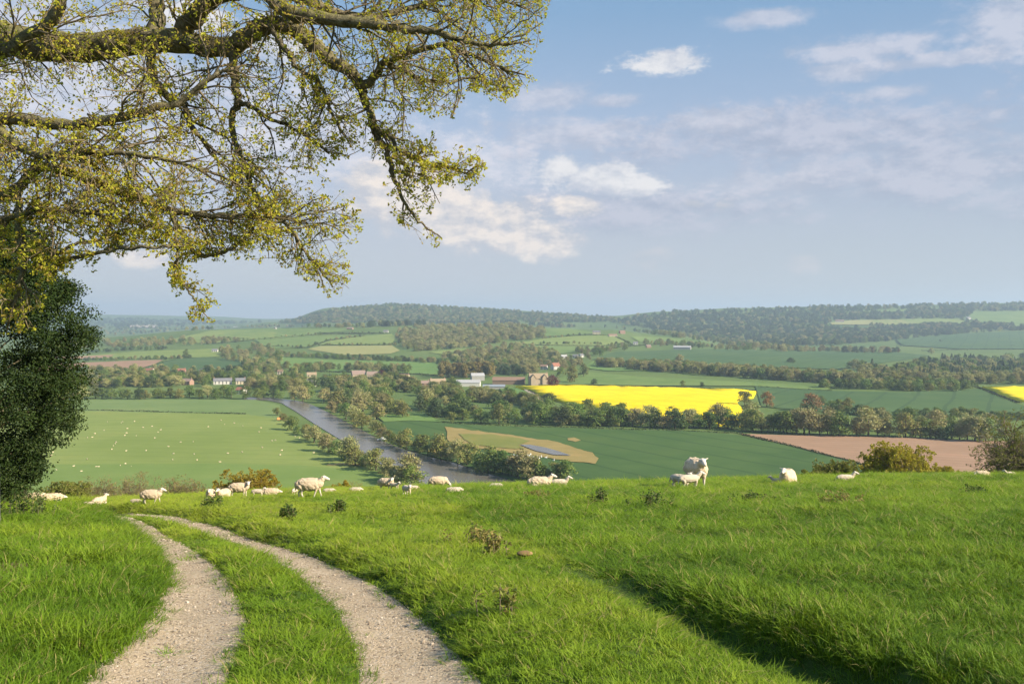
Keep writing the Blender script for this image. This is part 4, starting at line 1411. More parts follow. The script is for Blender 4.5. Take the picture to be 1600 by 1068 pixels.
def sheep_mesh(name, pose, lamb=False):
    """one continuous body: overlapping limbs melted into a single skin; pose picks trunk height, legs, neck and head"""
    wool, bare = [], []
    s = {'stand': .60, 'walk': .60, 'graze': .60, 'lie': .27, 'lieflat': .24}[pose['body']]
    slim = .74 if lamb else 1.0
    top = s
    spine = [(-.50, 0, top + .01), (-.30, 0, top + .02), (-.05, 0, top), (.20, 0, top + .01), (.38, 0, top + .04)]
    rad = [.225, .29, .31, .285, .22]
    rad = [r * slim for r in rad]
    for i in range(4):
        wool.append((spine[i], spine[i + 1], rad[i], rad[i + 1]))
    yaw, up = math.radians(pose.get('yaw', 0)), pose.get('up', .30) - .07
    nb = np.array((.42, 0, top + .08))
    hd = np.array((math.cos(yaw), math.sin(yaw), 0))
    if pose['body'] == 'graze':
        head = nb + np.array((.32, 0, -.34)); face = head + np.array((.10, 0, -.20)); hd = np.array((1, 0, 0))
    else:
        head = nb + np.array((.12, 0, up)) + hd * .09
        face = head + hd * .21 + np.array((0, 0, -.085))
    wool.append((nb, nb * .35 + head * .65 - hd * .02, .185 * slim, .125))
    bare.append((head - hd * .01, head * .45 + face * .55, .098, .078))
    bare.append((head * .45 + face * .55, face, .078, .054))
    side = np.array((-hd[1], hd[0], 0))
    for sg in (-1, 1):
        e0 = head - hd * .02 + side * sg * .06 + np.array((0, 0, .045))
        bare.append((e0, e0 + side * sg * .115 + np.array((0, 0, .035)) - hd * .02, .030, .018))
    wool.append(((-.62, 0, top + .02), (-.70, 0, top - .22 if pose['body'][0] != 'l' else top - .12), .05, .035))
    stride = pose.get('stride', 0)
    ly = .115 * slim + .02
    if pose['body'] in ('stand', 'walk', 'graze'):
        k = 1.0
        for sg in (-1, 1):
            d = stride * sg
            wool.append(((.30, ly * sg, top - .10), (.31 + d * .3, ly * sg, .36), .115 * slim, .058))
            bare.append(((.31 + d * .3, ly * sg, .38), (.30 + d * .75, ly * sg, .19), .050 * (slim + .1), .036))
            bare.append(((.30 + d * .75, ly * sg, .19), (.29 + d * 1.1, ly * sg, .03), .035, .036))
            d = -stride * sg
            wool.append(((-.42, ly * sg, top - .06), (-.36 + d * .3, ly * sg, .40), .155 * slim, .085 * slim))
            bare.append(((-.36 + d * .3, ly * sg, .40), (-.49 + d * .7, ly * sg, .24), .068 * slim, .040))
            bare.append(((-.49 + d * .7, ly * sg, .24), (-.44 + d * 1.0, ly * sg, .03), .038, .036))
    else:
        for sg in (-1, 1):
            wool.append(((-.36, .16 * sg * slim, .17), (-.10, .26 * sg * slim, .12), .15 * slim, .09 * slim))
            bare.append(((-.12, .27 * sg * slim, .09), (-.34, .30 * sg * slim, .05), .05, .038))
            bare.append(((.34, .13 * sg, .14), (.46, .16 * sg, .07), .07, .045))
            bare.append(((.46, .16 * sg, .06), (.27, .18 * sg, .045), .042, .036))
    mb = MB()
    for a, b, ra, rb in wool + bare:
        capsule(mb, a, b, ra, rb)
    me0 = mb.mesh('raw', [])
    o = bpy.data.objects.new('raw', me0)
    COL.objects.link(o)
    md = o.modifiers.new('r', 'REMESH'); md.mode = 'VOXEL'; md.voxel_size = .020
    sm = o.modifiers.new('s', 'SMOOTH'); sm.iterations = 5; sm.factor = .5
    dg = bpy.context.evaluated_depsgraph_get()
    me = bpy.data.meshes.new_from_object(o.evaluated_get(dg))
    bpy.data.objects.remove(o)
    n = len(me.vertices)
    v = np.zeros(n * 3, np.float32)
    me.vertices.foreach_get('co', v)
    v = v.reshape(-1, 3).astype(float)

    def dseg(P, segs):
        best = np.full(len(P), 9.0)
        for a, b, ra, rb in segs:
            a, b = np.asarray(a, float), np.asarray(b, float)
            ab = b - a
            t = np.clip(((P - a) @ ab) / (ab @ ab + 1e-9), 0, 1)
            best = np.minimum(best, np.linalg.norm(P - a - t[:, None] * ab, axis=1) - (ra + (rb - ra) * t))
        return best
    isb = dseg(v, bare) < dseg(v, wool) - .004
    nrm = np.zeros(n * 3, np.float32)
    me.vertices.foreach_get('normal', nrm)
    nrm = nrm.reshape(-1, 3)
    amp = .026 if not lamb else .010
    lump = vnoise(v[:, 0] + v[:, 2] * .7, v[:, 1] + v[:, 2] * .6, .09, 3, 2)
    v += nrm * (np.where(isb, 0, lump * amp))[:, None]
    me.vertices.foreach_set('co', v.astype(np.float32).ravel())
    fi = np.zeros(len(me.polygons), np.int32)
    mm = isb.astype(int)
    for i, pl in enumerate(me.polygons):
        vs = pl.vertices
        k = mm[vs[0]] + mm[vs[1]] + mm[vs[2]]
        fi[i] = 1 if k >= 2 else 0
        if fi[i] == 1 and v[vs[0]][2] < .05 and pose['body'][0] != 'l':
            fi[i] = 2
    me.polygons.foreach_set('material_index', fi)
    me.polygons.foreach_set('use_smooth', np.ones(len(me.polygons), bool))
    for m in ((m_lamb if lamb else m_wool), m_face, m_hoof):
        me.materials.append(m)
    me.update()
    me.name = name
    eb = MB()
    for sg in (-1, 1):
        ec = head + hd * .080 + side * sg * .074 + np.array((0, 0, .012))
        capsule(eb, ec, ec + hd * .004, .013, .013, 6)
    mm_ = MB()
    fc = face + hd * .048 + np.array((0, 0, -.012))
    capsule(mm_, fc - side * .022, fc + side * .022, .010, .010, 6)
    return me, eb.mesh('eyes', [m_eye]), mm_.mesh('muzzle', [m_hoof])


POSES = {
    'ewe_walk': ({'body': 'walk', 'up': .28, 'stride': .13}, False),
    'ewe_stand': ({'body': 'stand', 'up': .28, 'stride': .03}, False),
    'ewe_look': ({'body': 'stand', 'up': .28, 'yaw': -75, 'stride': .04}, False),
    'ewe_graze': ({'body': 'graze', 'stride': .05}, False),
    'ewe_lie': ({'body': 'lie', 'up': .33}, False),
    'ewe_rest': ({'body': 'lieflat', 'up': .02, 'yaw': 40}, False),
    'lamb_stand': ({'body': 'stand', 'up': .27, 'yaw': -25, 'stride': .04}, True),
    'lamb_lie': ({'body': 'lie', 'up': .32, 'yaw': -20}, True),
    'lamb_rest': ({'body': 'lieflat', 'up': .0, 'yaw': 60}, True),
}
SHEEP = {k: sheep_mesh(k, *v) for k, v in POSES.items()}


def sheep(px, py, lpx, pose, rz, label, group=None, L=1.55, depth=None):
    """px,py: where the feet stand in the picture; lpx: body length there"""
    p = near([(px, py)])[0]
    if depth:
        q = at(px, py, depth)
        p = np.array((q[0], depth, float(h_near(np.array(q[0]), np.array(depth)))))
    sc_ = lpx * p[1] / F / L
    me, ey, mz = SHEEP[pose]
    o = link('lamb' if pose.startswith('lamb') else 'sheep', me, loc=(p[0], p[1], float(h_near(p[0], p[1])) + (.06 if pose.endswith(('lie', 'rest')) else .02)))
    o.scale = (sc_,) * 3
    o.rotation_euler = (0, math.radians(-2), math.radians(rz))
    link('eye', ey, o)
    link('muzzle', mz, o)
    tag(o, label, 'lamb' if pose.startswith('lamb') else 'sheep', group)
    return o


GS = 'sheep and lambs on the brow of the pasture'
sheep(57, 790, 42, 'ewe_rest', 190, 'resting cream sheep at the far left by the dark tree, back one of two', GS)
sheep(82, 790, 40, 'ewe_rest', 20, 'resting white sheep at the far left by the dark tree, front one of two', GS)
sheep(44, 793, 18, 'lamb_rest', 180, 'tiny lamb lying flat farthest left under the dark tree', GS)
sheep(138, 791, 17, 'lamb_rest', 10, 'tiny lamb lying flat just left of the sheep resting by the track', GS)
sheep(156, 789, 34, 'ewe_lie', 70, 'cream sheep resting with its back turned near the top of the track', GS)
sheep(212, 788, 20, 'lamb_rest', 0, 'tiny lamb lying right behind the ewe that walks over the track', GS)
sheep(238, 789, 41, 'ewe_walk', 0, 'cream ewe walking right over the top of the track', GS)
sheep(329, 781, 36, 'ewe_lie', -80, 'cream sheep facing us, left one of a pair in the grass', GS)
sheep(349, 780, 36, 'ewe_lie', -105, 'cream sheep facing us, right one of a pair beside a standing ewe', GS)
sheep(375, 778, 40, 'ewe_look', 0, 'cream ewe standing with her head turned to us above the track', GS)
sheep(404, 778, 26, 'lamb_stand', 0, 'cream lamb standing directly right of the ewe turned to us', GS)
sheep(424, 776, 32, 'ewe_rest', 0, 'low cream sheep lying between the lamb and the yellow bush', GS)
sheep(486, 779, 54, 'ewe_walk', 0, 'largest cream ewe striding right with her head held high', GS)
sheep(461, 774, 22, 'lamb_stand', 80, 'small lamb half hidden behind the rump of the largest striding ewe', GS)
sheep(514, 771, 22, 'lamb_rest', 0, 'tiny lamb lying just right of the largest striding ewe', GS)
sheep(556, 770, 24, 'lamb_rest', 0, 'flat white back of a lamb lying on the brow', GS)
sheep(604, 768, 34, 'ewe_look', -25, 'cream ewe with shaded flank standing next to a lamb above the river', GS)
sheep(617, 768, 23, 'lamb_stand', -30, 'white lamb standing close by the ewe with the shaded flank', GS)
sheep(636, 776, 32, 'lamb_stand', -58, 'long legged white lamb standing nearest to us, facing us', GS)
sheep(646, 768, 20, 'lamb_rest', 0, 'tiny lamb lying behind the long legged white lamb', GS)
sheep(686, 766, 36, 'ewe_graze', 0, 'cream ewe grazing in front of the river water', GS)
sheep(710, 772, 30, 'lamb_rest', 0, 'lamb lying in the grass right of the grazing ewe', GS)
sheep(776, 764, 24, 'lamb_rest', 180, 'thin white back of a lamb lying on the brow before the river', GS)
sheep(845, 763, 46, 'ewe_lie', 0, 'cream ewe lying on the brow with a lamb in front of her', GS)
sheep(875, 761, 36, 'lamb_lie', 0, 'white lamb lying with raised head in front of the resting ewe', GS)
sheep(1088, 763, 80, 'ewe_stand', -84, 'cream ewe with her head high, facing us between two lambs', GS)
sheep(1064, 765, 44, 'lamb_stand', -40, 'lamb with dark flank at the left of the ewe facing us', GS)
sheep(1079, 766, 46, 'lamb_stand', 15, 'lamb pressed against the chest of the ewe facing us', GS)
sheep(1230, 757, 60, 'ewe_lie', -120, 'cream ewe lying and facing us on the brow with a lamb beside her', GS)
sheep(1214, 757, 26, 'lamb_lie', 170, 'lamb lying against the left side of the ewe resting on the brow', GS)
sheep(1322, 754, 36, 'lamb_lie', 0, 'lamb lying alone in front of the yellow green tree', GS)
sheep(1534, 747, 27, 'ewe_rest', 180, 'white back of a sheep lying before the ploughed field', GS)
sheep(1578, 745, 22, 'lamb_lie', 180, 'small sheep lying under the bare tree at the right edge', GS)

# the flock far below: white specks
FP = sample_area([(80, 650), (380, 652), (460, 690), (560, 728), (330, 724), (70, 722)], 40) + sample_area([(110, 660), (250, 660), (260, 690), (100, 690)], 14) + [
    (115, 730), (150, 731), (154, 731), (188, 729), (196, 726), (205, 730), (127, 738), (88, 736), (461, 683), (468, 685), (425, 690), (430, 689)]
for p in far(FP):
    me = SHEEP[random.choice(['ewe_graze', 'ewe_lie', 'ewe_stand'])][0]
    o = link('sheep', me, loc=p + np.array([0, 0, .3]))
    o.scale = (.78,) * 3
    o.rotation_euler = (0, 0, random.uniform(0, 6.28))
    tag(o, 'distant white sheep, a speck on the meadows beyond the brow', 'sheep', 'sheep scattered over the valley meadows')
# white water birds resting on the wheat by the puddle
mb = MB()
capsule(mb, (-.35, 0, .3), (.25, 0, .3), .20, .24, 8); capsule(mb, (.30, 0, .4), (.42, 0, .95), .09, .06, 6); capsule(mb, (.42, 0, .98), (.60, 0, .93), .075, .03, 6)
m_bird, T = new_mat('white_feathers')
finish(m_bird, T, principled(T, C(.8, .8, .78), .8, .1))
bird_me = mb.mesh('bird', [m_bird], True)
for p in far([(803, 713), (808, 714), (815, 712.5), (822, 715), (826, 714), (832, 716), (829, 712), (842, 718), (846, 716), (853, 717), (865, 721)]):
    o = link('swan', bird_me, loc=p + np.array([0, 0, .45]))
    o.scale = (1.3,) * 3
    o.rotation_euler = (0, 0, random.uniform(0, 6.28))
    tag(o, 'white bird resting on the dark wheat beside the puddle', 'bird', 'white birds on the wheat below the puddle')

#@@SECTION oak
# ------------------------------------------------------------------ the oak reaching in from the left
m_oakbark, T = new_mat('oak_bark')
op = objpos(T)
mp = T.n('ShaderNodeMapping', {0: op, 'Scale': (1.0, 1.0, 1.0)})
b1 = T.noise(mp.outputs[0], 9.0, 5, .7, dist=.6)
b2 = T.noise(op, 1.6, 3, .5)
b3 = T.noise(op, 38.0, 3, .6)
c = T.mix(T.n('ShaderNodeMapRange', {0: b1, 1: .35, 2: .65}).outputs[0], C(.065, .054, .036), C(.235, .205, .135))
up = T.n('ShaderNodeSeparateXYZ', {0: T.n('ShaderNodeNewGeometry').outputs['Normal']}).outputs[2]
moss = T.m('MULTIPLY', T.n('ShaderNodeMapRange', {0: up, 1: -.1, 2: .8}).outputs[0], T.n('ShaderNodeMapRange', {0: b2, 1: .38, 2: .6}).outputs[0])
c = T.mix(T.m('MULTIPLY', moss, .7), c, C(.20, .19, .055))
finish(m_oakbark, T, principled(T, c, .95, .1, bump(T, T.m('ADD', b1, T.m('MULTIPLY', b3, .4)), .9, .04)))
m_twig = mat_plain('oak_twigs', C(.13, .10, .065), C(.20, .165, .10), 1.5, .9)
m_oakleaf = mat_leaf('oak_spring_leaves', C(.42, .42, .036), C(.56, .55, .060), C(.42, .31, .06), trans=.52, nscale=.7, hue=0, val=0)

OUT = [(-700, -500), (880, -500), (862, -20), (846, 60), (842, 112), (818, 148), (780, 158), (735, 140), (716, 165), (708, 190), (668, 182), (640, 172), (632, 190), (668, 200), (712, 222), (758, 232), (760, 280),
       (726, 298), (705, 306), (708, 336), (710, 388), (668, 385), (632, 356), (608, 322), (590, 270), (576, 240), (572, 222), (566, 238), (528, 250), (534, 275), (550, 305), (566, 330), (562, 370),
       (552, 420), (545, 468), (518, 470), (492, 440), (460, 426), (440, 412), (396, 408), (350, 408), (318, 402), (300, 412), (326, 440), (342, 480), (334, 504), (300, 498),
       (272, 462), (258, 412), (250, 400), (200, 398), (150, 405), (140, 440), (80, 440), (60, 520), (-700, 560)]
OUTP = np.array(OUT, float)
CP, SP = math.cos(PITCH), math.sin(PITCH)


def topx(p):
    yc = p[1] * CP - p[2] * SP
    zc = p[1] * SP + p[2] * CP
    return 800 + F * p[0] / yc, 534 - F * zc / yc


def in_crown(p):
    x, y = topx(p)
    return bool(inside(np.array(x), np.array(y), OUTP))


rg = np.random.default_rng(5)


def unit(v):
    return v / (np.linalg.norm(v) + 1e-9)


class Crown:
    """grows twigs from limbs; wood into one mesh, leaves into another"""
    def __init__(self, rng, keep=None, seg=.16, leafsize=(.030, .055), droop=.05, leafn=4, sides=4):
        self.w, self.lc, self.ln, self.ls = MB(), [], [], []
        self.rng, self.keep, self.seg, self.leafsize, self.droop, self.leafn, self.sides = rng, keep, seg, leafsize, droop, leafn, sides
    def leaf(self, p, d, k):
        r = self.rng
        for _ in range(k):
            o = unit(d * .6 + r.normal(size=3) * .8)
            s = r.uniform(*self.leafsize)
            self.lc.append(p + o * s * .75)
            self.ln.append(unit(np.cross(o, r.normal(size=3))) + np.array([0, 0, .35]))
            self.ls.append(s)
    def grow(self, p, d, L, rad, level, maxlevel, nchild=5):
        r = self.rng
        n = max(3, int(L / self.seg))
        pts, cur, dd = [p], p.copy(), unit(d)
        curl = r.normal(size=3) * .10
        for i in range(n):
            dd = unit(dd + r.normal(size=3) * .20 + curl - np.array([0, 0, self.droop]) * (1 + i / n))
            cur = cur + dd * (L / n)
            if self.keep and not self.keep(cur):
                break
            pts.append(cur.copy())
        if len(pts) < 3:
            return
        pts = np.array(pts)
        m = len(pts)
        rr = np.linspace(rad, max(rad * .35, .0022), m)
        self.w.tube(pts, rr, self.sides if level < maxlevel else 3, cap=False)
        if level < maxlevel:
            k = max(2, int(nchild * r.uniform(.7, 1.3)))
            for j in range(k):
                f = r.uniform(.18, 1.0)
                i = min(m - 2, int(f * (m - 1)))
                dirn = unit(pts[i + 1] - pts[i])
                side = unit(np.cross(dirn, r.normal(size=3)))
                a = r.uniform(.55, 1.1)
                self.grow(pts[i], dirn * math.cos(a) + side * math.sin(a), L * r.uniform(.35, .62), rr[i] * .62, level + 1, maxlevel, max(3, nchild - 1))
        if level >= maxlevel - 1:
            for i in range(1, m):
                if r.random() < (.66 if level == maxlevel else .28):
                    self.leaf(pts[i], dd, 1 + int(r.random() < .5))
            self.leaf(pts[-1], dd, self.leafn)
    def finish(self, parent, bark, leafmat, wood_name='sprays'):
        if self.w.n:
            link(wood_name, self.w.mesh(wood_name, [bark], True), parent)
        if self.lc:
            mb = MB()
            mb.leaves(np.array(self.lc), np.array(self.ln), np.array(self.ls), .62, self.rng)
            link('leaves', mb.mesh('leaves', [leafmat]), parent)


TX, TY = -12.4, 15.0
tz = float(h_near(np.array(TX), np.array(TY)))
oak = empty('oak_tree', (TX, TY, tz))
tag(oak, 'old spreading oak with budding yellow leaves reaching in over the track', 'tree')
OR = np.array((TX, TY, tz))
mb = MB()
mb.tube(np.array([(0, 0, -.3), (0, 0, .3), (.02, 0, 1.2), (.05, 0, 3), (.1, .02, 5), (.2, .05, 7), (.1, .1, 9.5), (0, .1, 12)]), [.85, .66, .56, .52, .50, .45, .3, .1], 14)
link('trunk', mb.mesh('trunk', [m_oakbark], True), oak)
# limbs: (px, py, depth, thickness px), then twig length, twigs per metre, levels
LIMBS = [
    ([(-420, 40, 15, 70), (-220, 30, 14.8, 62), (-80, 45, 14.6, 56), (0, 58, 14.4, 50), (60, 72, 14.2, 47), (120, 74, 14, 45), (180, 69, 13.9, 43), (250, 62, 13.8, 38), (320, 72, 13.7, 33), (366, 72, 13.6, 31),
      (395, 50, 13.5, 28), (430, 38, 13.4, 27), (462, 48, 13.4, 25), (490, 70, 13.3, 23), (518, 96, 13.3, 21), (545, 110, 13.2, 19), (562, 132, 13.2, 17), (568, 152, 13.2, 13), (580, 180, 13.1, 12), (586, 206, 13.1, 11),
      (604, 236, 13.1, 9), (611, 262, 13.0, 8), (622, 295, 13.0, 6), (642, 330, 13, 4.5), (662, 352, 13, 3.2), (690, 372, 13, 2)], 1.0, 3.6),
    ([(562, 132, 13.2, 15), (578, 130, 13.1, 14), (600, 100, 13.0, 12), (640, 82, 12.8, 10), (690, 72, 12.6, 8), (740, 88, 12.4, 6), (790, 110, 12.3, 4)], 1.3, 6.0),
    ([(586, 206, 13.1, 8), (606, 210, 13.0, 7), (625, 236, 12.9, 6), (650, 248, 12.8, 5), (690, 256, 12.7, 4), (722, 268, 12.7, 3), (750, 258, 12.6, 2)], .6, 12),
    ([(604, 100, 13, 8), (640, 115, 13.2, 7), (660, 125, 13.3, 6), (700, 128, 13.4, 5), (740, 122, 13.5, 4), (790, 140, 13.6, 2.5)], .9, 7),
    ([(240, 60, 13.8, 26), (246, 20, 13.9, 24), (238, -30, 14, 22), (250, -100, 14.2, 18), (330, -170, 14.4, 12)], 1.7, 4),
    ([(282, 56, 13.8, 30), (306, 22, 13.5, 30), (345, -8, 13.2, 28), (410, -12, 12.9, 25), (450, 18, 12.7, 22), (500, 28, 12.5, 20), (560, 36, 12.4, 18), (620, 44, 12.3, 15), (680, 50, 12.2, 11), (730, 66, 12.1, 8), (790, 70, 12, 5)], 1.4, 5.0),
    ([(410, -12, 12.9, 16), (480, 0, 13.2, 15), (530, 22, 13.5, 13), (580, 26, 13.8, 11), (650, 10, 14, 9), (740, -10, 14.2, 6), (810, 10, 14.3, 3)], 1.5, 7),
    ([(345, -8, 13.2, 18), (420, -60, 13.5, 15), (540, -70, 13.8, 12), (680, -40, 14, 8), (790, -20, 14, 4)], 1.6, 5),
    ([(364, 74, 13.6, 15), (365, 120, 13.5, 13), (372, 160, 13.4, 12), (362, 182, 13.4, 10), (368, 225, 13.3, 9), (381, 256, 13.2, 9), (396, 300, 13.1, 8), (412, 330, 13, 7), (450, 352, 12.9, 6), (482, 400, 12.9, 4), (522, 448, 12.8, 2.5)], 1.25, 6.5),
    ([(372, 160, 13.4, 8), (395, 168, 13.3, 7), (420, 185, 13.2, 6), (450, 195, 13.2, 5), (480, 215, 13.1, 4), (515, 240, 13, 3)], 1.0, 6),
    ([(412, 30, 13.4, 10), (440, 70, 13.0, 9), (470, 110, 12.9, 8), (500, 130, 12.8, 7), (510, 160, 12.7, 6), (530, 200, 12.7, 4)], 1.0, 6),
    ([(236, 78, 13.8, 16), (240, 120, 13.6, 13), (262, 152, 13.4, 12), (290, 165, 13.3, 9), (300, 200, 13.2, 7), (330, 230, 13.1, 5)], 1.2, 6),
    ([(-420, 230, 15, 36), (-150, 200, 14, 26), (0, 186, 13.2, 20), (50, 190, 13, 18), (110, 196, 12.9, 17), (170, 188, 12.8, 15), (240, 170, 12.7, 13), (280, 158, 12.7, 11), (330, 120, 12.6, 7), (360, 108, 12.6, 4)], 1.3, 5.5),
    ([(-420, 330, 15, 34), (-150, 300, 14, 26), (0, 305, 13.2, 18), (60, 262, 13, 15), (130, 278, 12.8, 14), (200, 302, 12.6, 13), (262, 326, 12.5, 11), (320, 336, 12.4, 9), (380, 338, 12.3, 7), (430, 345, 12.2, 4), (500, 330, 12.2, 2.5)], 1.1, 7),
    ([(262, 326, 12.5, 8), (285, 366, 12.4, 8), (312, 400, 12.4, 7), (352, 392, 12.3, 6), (382, 372, 12.3, 5), (400, 350, 12.2, 4)], .6, 4),
    ([(-420, 420, 14, 30), (-150, 430, 13, 20), (0, 425, 12.4, 10), (60, 412, 12.2, 8), (130, 400, 12, 7), (200, 388, 11.9, 6), (268, 385, 11.8, 3.5)], .5, 3),
    ([(60, 412, 12.2, 6), (110, 385, 12.1, 5), (170, 370, 12.1, 4), (232, 352, 12, 3)], .7, 5),
    ([(272, 340, 12.2, 5), (276, 390, 12.1, 4.5), (280, 430, 12.1, 4), (298, 458, 12.1, 3), (318, 488, 12.1, 2)], .38, 6),
    ([(-60, 120, 14, 26), (40, 60, 13.2, 20), (90, 20, 12.8, 18), (100, -40, 12.6, 14)], 1.4, 7),
    ([(-60, 150, 13.4, 20), (40, 235, 12.6, 12), (110, 240, 12.4, 10), (190, 240, 12.2, 8), (260, 250, 12.1, 6), (330, 270, 12, 4)], 1.2, 7),
    ([(-100, 360, 13, 18), (-20, 350, 12.6, 12), (60, 330, 12.3, 10), (130, 330, 12.2, 7), (190, 345, 12.1, 4)], .9, 8),
    ([(30, 300, 12.6, 11), (30, 350, 12.4, 11), (35, 420, 12.3, 9), (20, 480, 12.2, 6)], .9, 6),
]
for pts, tl, dens in LIMBS:
    raw = np.array([np.append(at(x, y, d), w / 2 * d / F) for x, y, d, w in pts])
    sm = smooth_line(raw, len(pts) * 5)
    path, rr = sm[:, :3] - OR, np.maximum(sm[:, 3], .004)
    jit = rg.normal(size=path.shape) * .012
    mb = MB()
    mb.tube(path + jit, rr * (1 + .07 * np.sin(np.arange(len(rr)) * 1.7)), 9)
    lo = link('limb', mb.mesh('limb', [m_oakbark], True), oak)
    cr = Crown(rg, keep=lambda q: in_crown(q + OR), leafsize=(.032, .060), droop=.03, seg=.15)
    L = np.concatenate([[0], np.cumsum(np.linalg.norm(np.diff(path, axis=0), axis=1))])
    px_at = np.array([topx(q + OR)[0] for q in path])
    n = int(L[-1] * dens * (1.12 if px_at.mean() < 330 else .88))
    for s in rg.uniform(0, L[-1], n):
        i = min(len(path) - 2, int(np.searchsorted(L, s)))
        if px_at[i] < -140:
            continue
        dirn = unit(path[i + 1] - path[i])
        side = unit(np.cross(dirn, rg.normal(size=3)))
        a = rg.uniform(.5, 1.15)
        cr.grow(path[i], dirn * math.cos(a) + side * math.sin(a), tl * rg.uniform(.5, 1.15), min(rr[i] * .55, .018), 1, 3, 5)
    for s in rg.uniform(L[-1] * .6, L[-1], int(8 * tl) if pts[-1][3] < 5 else 0):     # the outer ends are the leafiest
        i = min(len(path) - 2, int(np.searchsorted(L, s)))
        cr.grow(path[i], unit(path[i + 1] - path[i]) + rg.normal(size=3) * .6, tl * rg.uniform(.3, .6), min(rr[i] * .5, .010), 2, 3, 5)
    cr.grow(path[-1], unit(path[-1] - path[-3]), tl * .5, rr[-1], 2, 3, 5)
    cr.finish(lo, m_twig, m_oakleaf)

#@@SECTION nearshrubs
# ------------------------------------------------------------------ dark evergreen at the left edge
m_holly = mat_leaf('holly_leaves', C(.016, .034, .008), C(.034, .062, .012), C(.042, .064, .014), trans=.14, nscale=.8, rough=.6, hue=0, val=0, spec=.2)


def px_region(p, poly):
    return inside(p[:, 0], p[:, 1], np.array(poly, float))


HD = 22.0
hx, hz0 = at(-40, 800, HD)[0], 0
hz0 = float(h_near(np.array(hx), np.array(HD)))
holly = empty('evergreen_tree', (hx, HD, hz0))
tag(holly, 'dense dark evergreen tree standing at the left edge beside the track', 'tree')
HO = np.array((hx, HD, hz0))
rh = np.random.default_rng(21)
mb = MB()
mb.tube([(0, 0, -.2), (.05, 0, 1.5), (0, .1, 3.5), (.1, 0, 5.5), (.1, 0, 7)], [.26, .22, .17, .1, .04], 9)
link('trunk', mb.mesh('trunk', [m_oakbark], True), holly)
# outline of its right-hand side, as half-widths over height; lobes stand along it all round
HOUT = [(785, 12), (772, 62), (745, 56), (725, 62), (705, 74), (690, 100), (665, 118), (645, 116), (625, 126), (600, 127), (575, 124), (560, 127), (545, 143), (520, 152), (500, 140), (480, 132), (455, 120), (430, 100), (400, 95), (370, 80), (340, 50)]
zz = np.array([at(0, r, HD)[2] - hz0 for r, _ in HOUT])
rw = np.array([(x + 40) * HD / F for _, x in HOUT])
o_ = np.argsort(zz)
zz, rw = zz[o_], rw[o_]
lob, ax_, lw = [], [], MB()
for i in range(760):
    z = rh.uniform(.15, zz[-1])
    R = np.interp(z, zz, rw)
    a = rh.uniform(0, 6.283)
    k = rh.uniform(.25, 1.0) ** .5
    q = np.array([math.cos(a) * R * k, math.sin(a) * R * k * .9, z])
    lob.append(q)
    if i % 12 == 0:
        b0 = np.array([.05, 0, max(.4, z - R * .45)])
        lw.tube(np.array([b0, b0 * .5 + q * .5 + [0, 0, .12], q]), [.035, .02, .006], 5, cap=False)
link('branches', lw.mesh('branches', [m_oakbark], True), holly)
lob = np.array(lob)
n = 170000
i = rh.integers(0, len(lob), n)
d = rh.normal(size=(n, 3))
d /= np.linalg.norm(d, axis=1)[:, None]
c = lob[i] + d * (rh.uniform(.05, 1, n) ** .5)[:, None] * np.array([.36, .36, .26])
R = np.interp(c[:, 2], zz, rw) * (1.03 + .12 * rh.normal(size=n))
ok = (np.hypot(c[:, 0], c[:, 1]) < R) & (c[:, 2] > .1)
mb = MB()
nr = d * .5 + rh.normal(size=(n, 3)) * .6 + np.array([0, 0, .3])
mb.leaves(c[ok], nr[ok], rh.uniform(.05, .09, ok.sum()), .6, rh)
link('leaves', mb.mesh('leaves', [m_holly]), holly)

# weathered post at the left edge
q = near([(-5, 826)])[0]
m_post, T = new_mat('weathered_wood')
op = objpos(T)
mpn = T.n('ShaderNodeMapping', {0: op, 'Scale': (14, 14, 1.2)})
gr = T.noise(mpn.outputs[0], 2.0, 5, .7)
finish(m_post, T, principled(T, T.mix(gr, C(.14, .125, .10), C(.30, .28, .235)), .9, .1, bump(T, gr, .7, .01)))
fp = empty('fence_post', (q[0] - .02, q[1], q[2] - .1), .3)
mb = MB()
mb.box((0, 0, .60), (.13, .12, 1.20)); mb.add([(-.065, -.06, 1.2), (.065, -.06, 1.2), (.065, .06, 1.2), (-.065, .06, 1.2), (0, 0, 1.27)], None, [[0, 1, 4], [1, 2, 4], [2, 3, 4], [3, 0, 4]])
link('post', mb.mesh('post', [m_post]), fp)
mb = MB()
for z in (.45, .8, 1.08):
    mb.tube([(-.062, -.066, z), (.062, -.066, z + .005)], [.004, .004], 5)
link('staple', mb.mesh('staple', [m_hoof]), fp)
tag(fp, 'weathered grey fence post at the left edge under the dark tree', 'fence post')

# ------------------------------------------------------------------ shrubs and small trees just beyond the brow
m_hawleaf = mat_leaf('hawthorn_leaves', C(.36, .34, .030), C(.46, .42, .05), C(.36, .27, .05), trans=.35, nscale=.6, hue=0, val=0)
m_greenleaf = mat_leaf('willow_leaves', C(.19, .22, .04), C(.26, .28, .055), C(.22, .19, .06), trans=.35, nscale=.6, hue=0, val=0)
m_orange = mat_leaf('amber_leaves', C(.32, .25, .024), C(.40, .33, .035), C(.30, .20, .035), trans=.35, nscale=.6, hue=0, val=0)
m_thorn = mat_plain('thorn_twigs', C(.15, .12, .085), C(.23, .19, .13), 1.0, .9)


m_bud = mat_leaf('budding_twigs', C(.24, .195, .085), C(.33, .27, .12), C(.25, .25, .06), trans=.3, nscale=.5, hue=0, val=0)


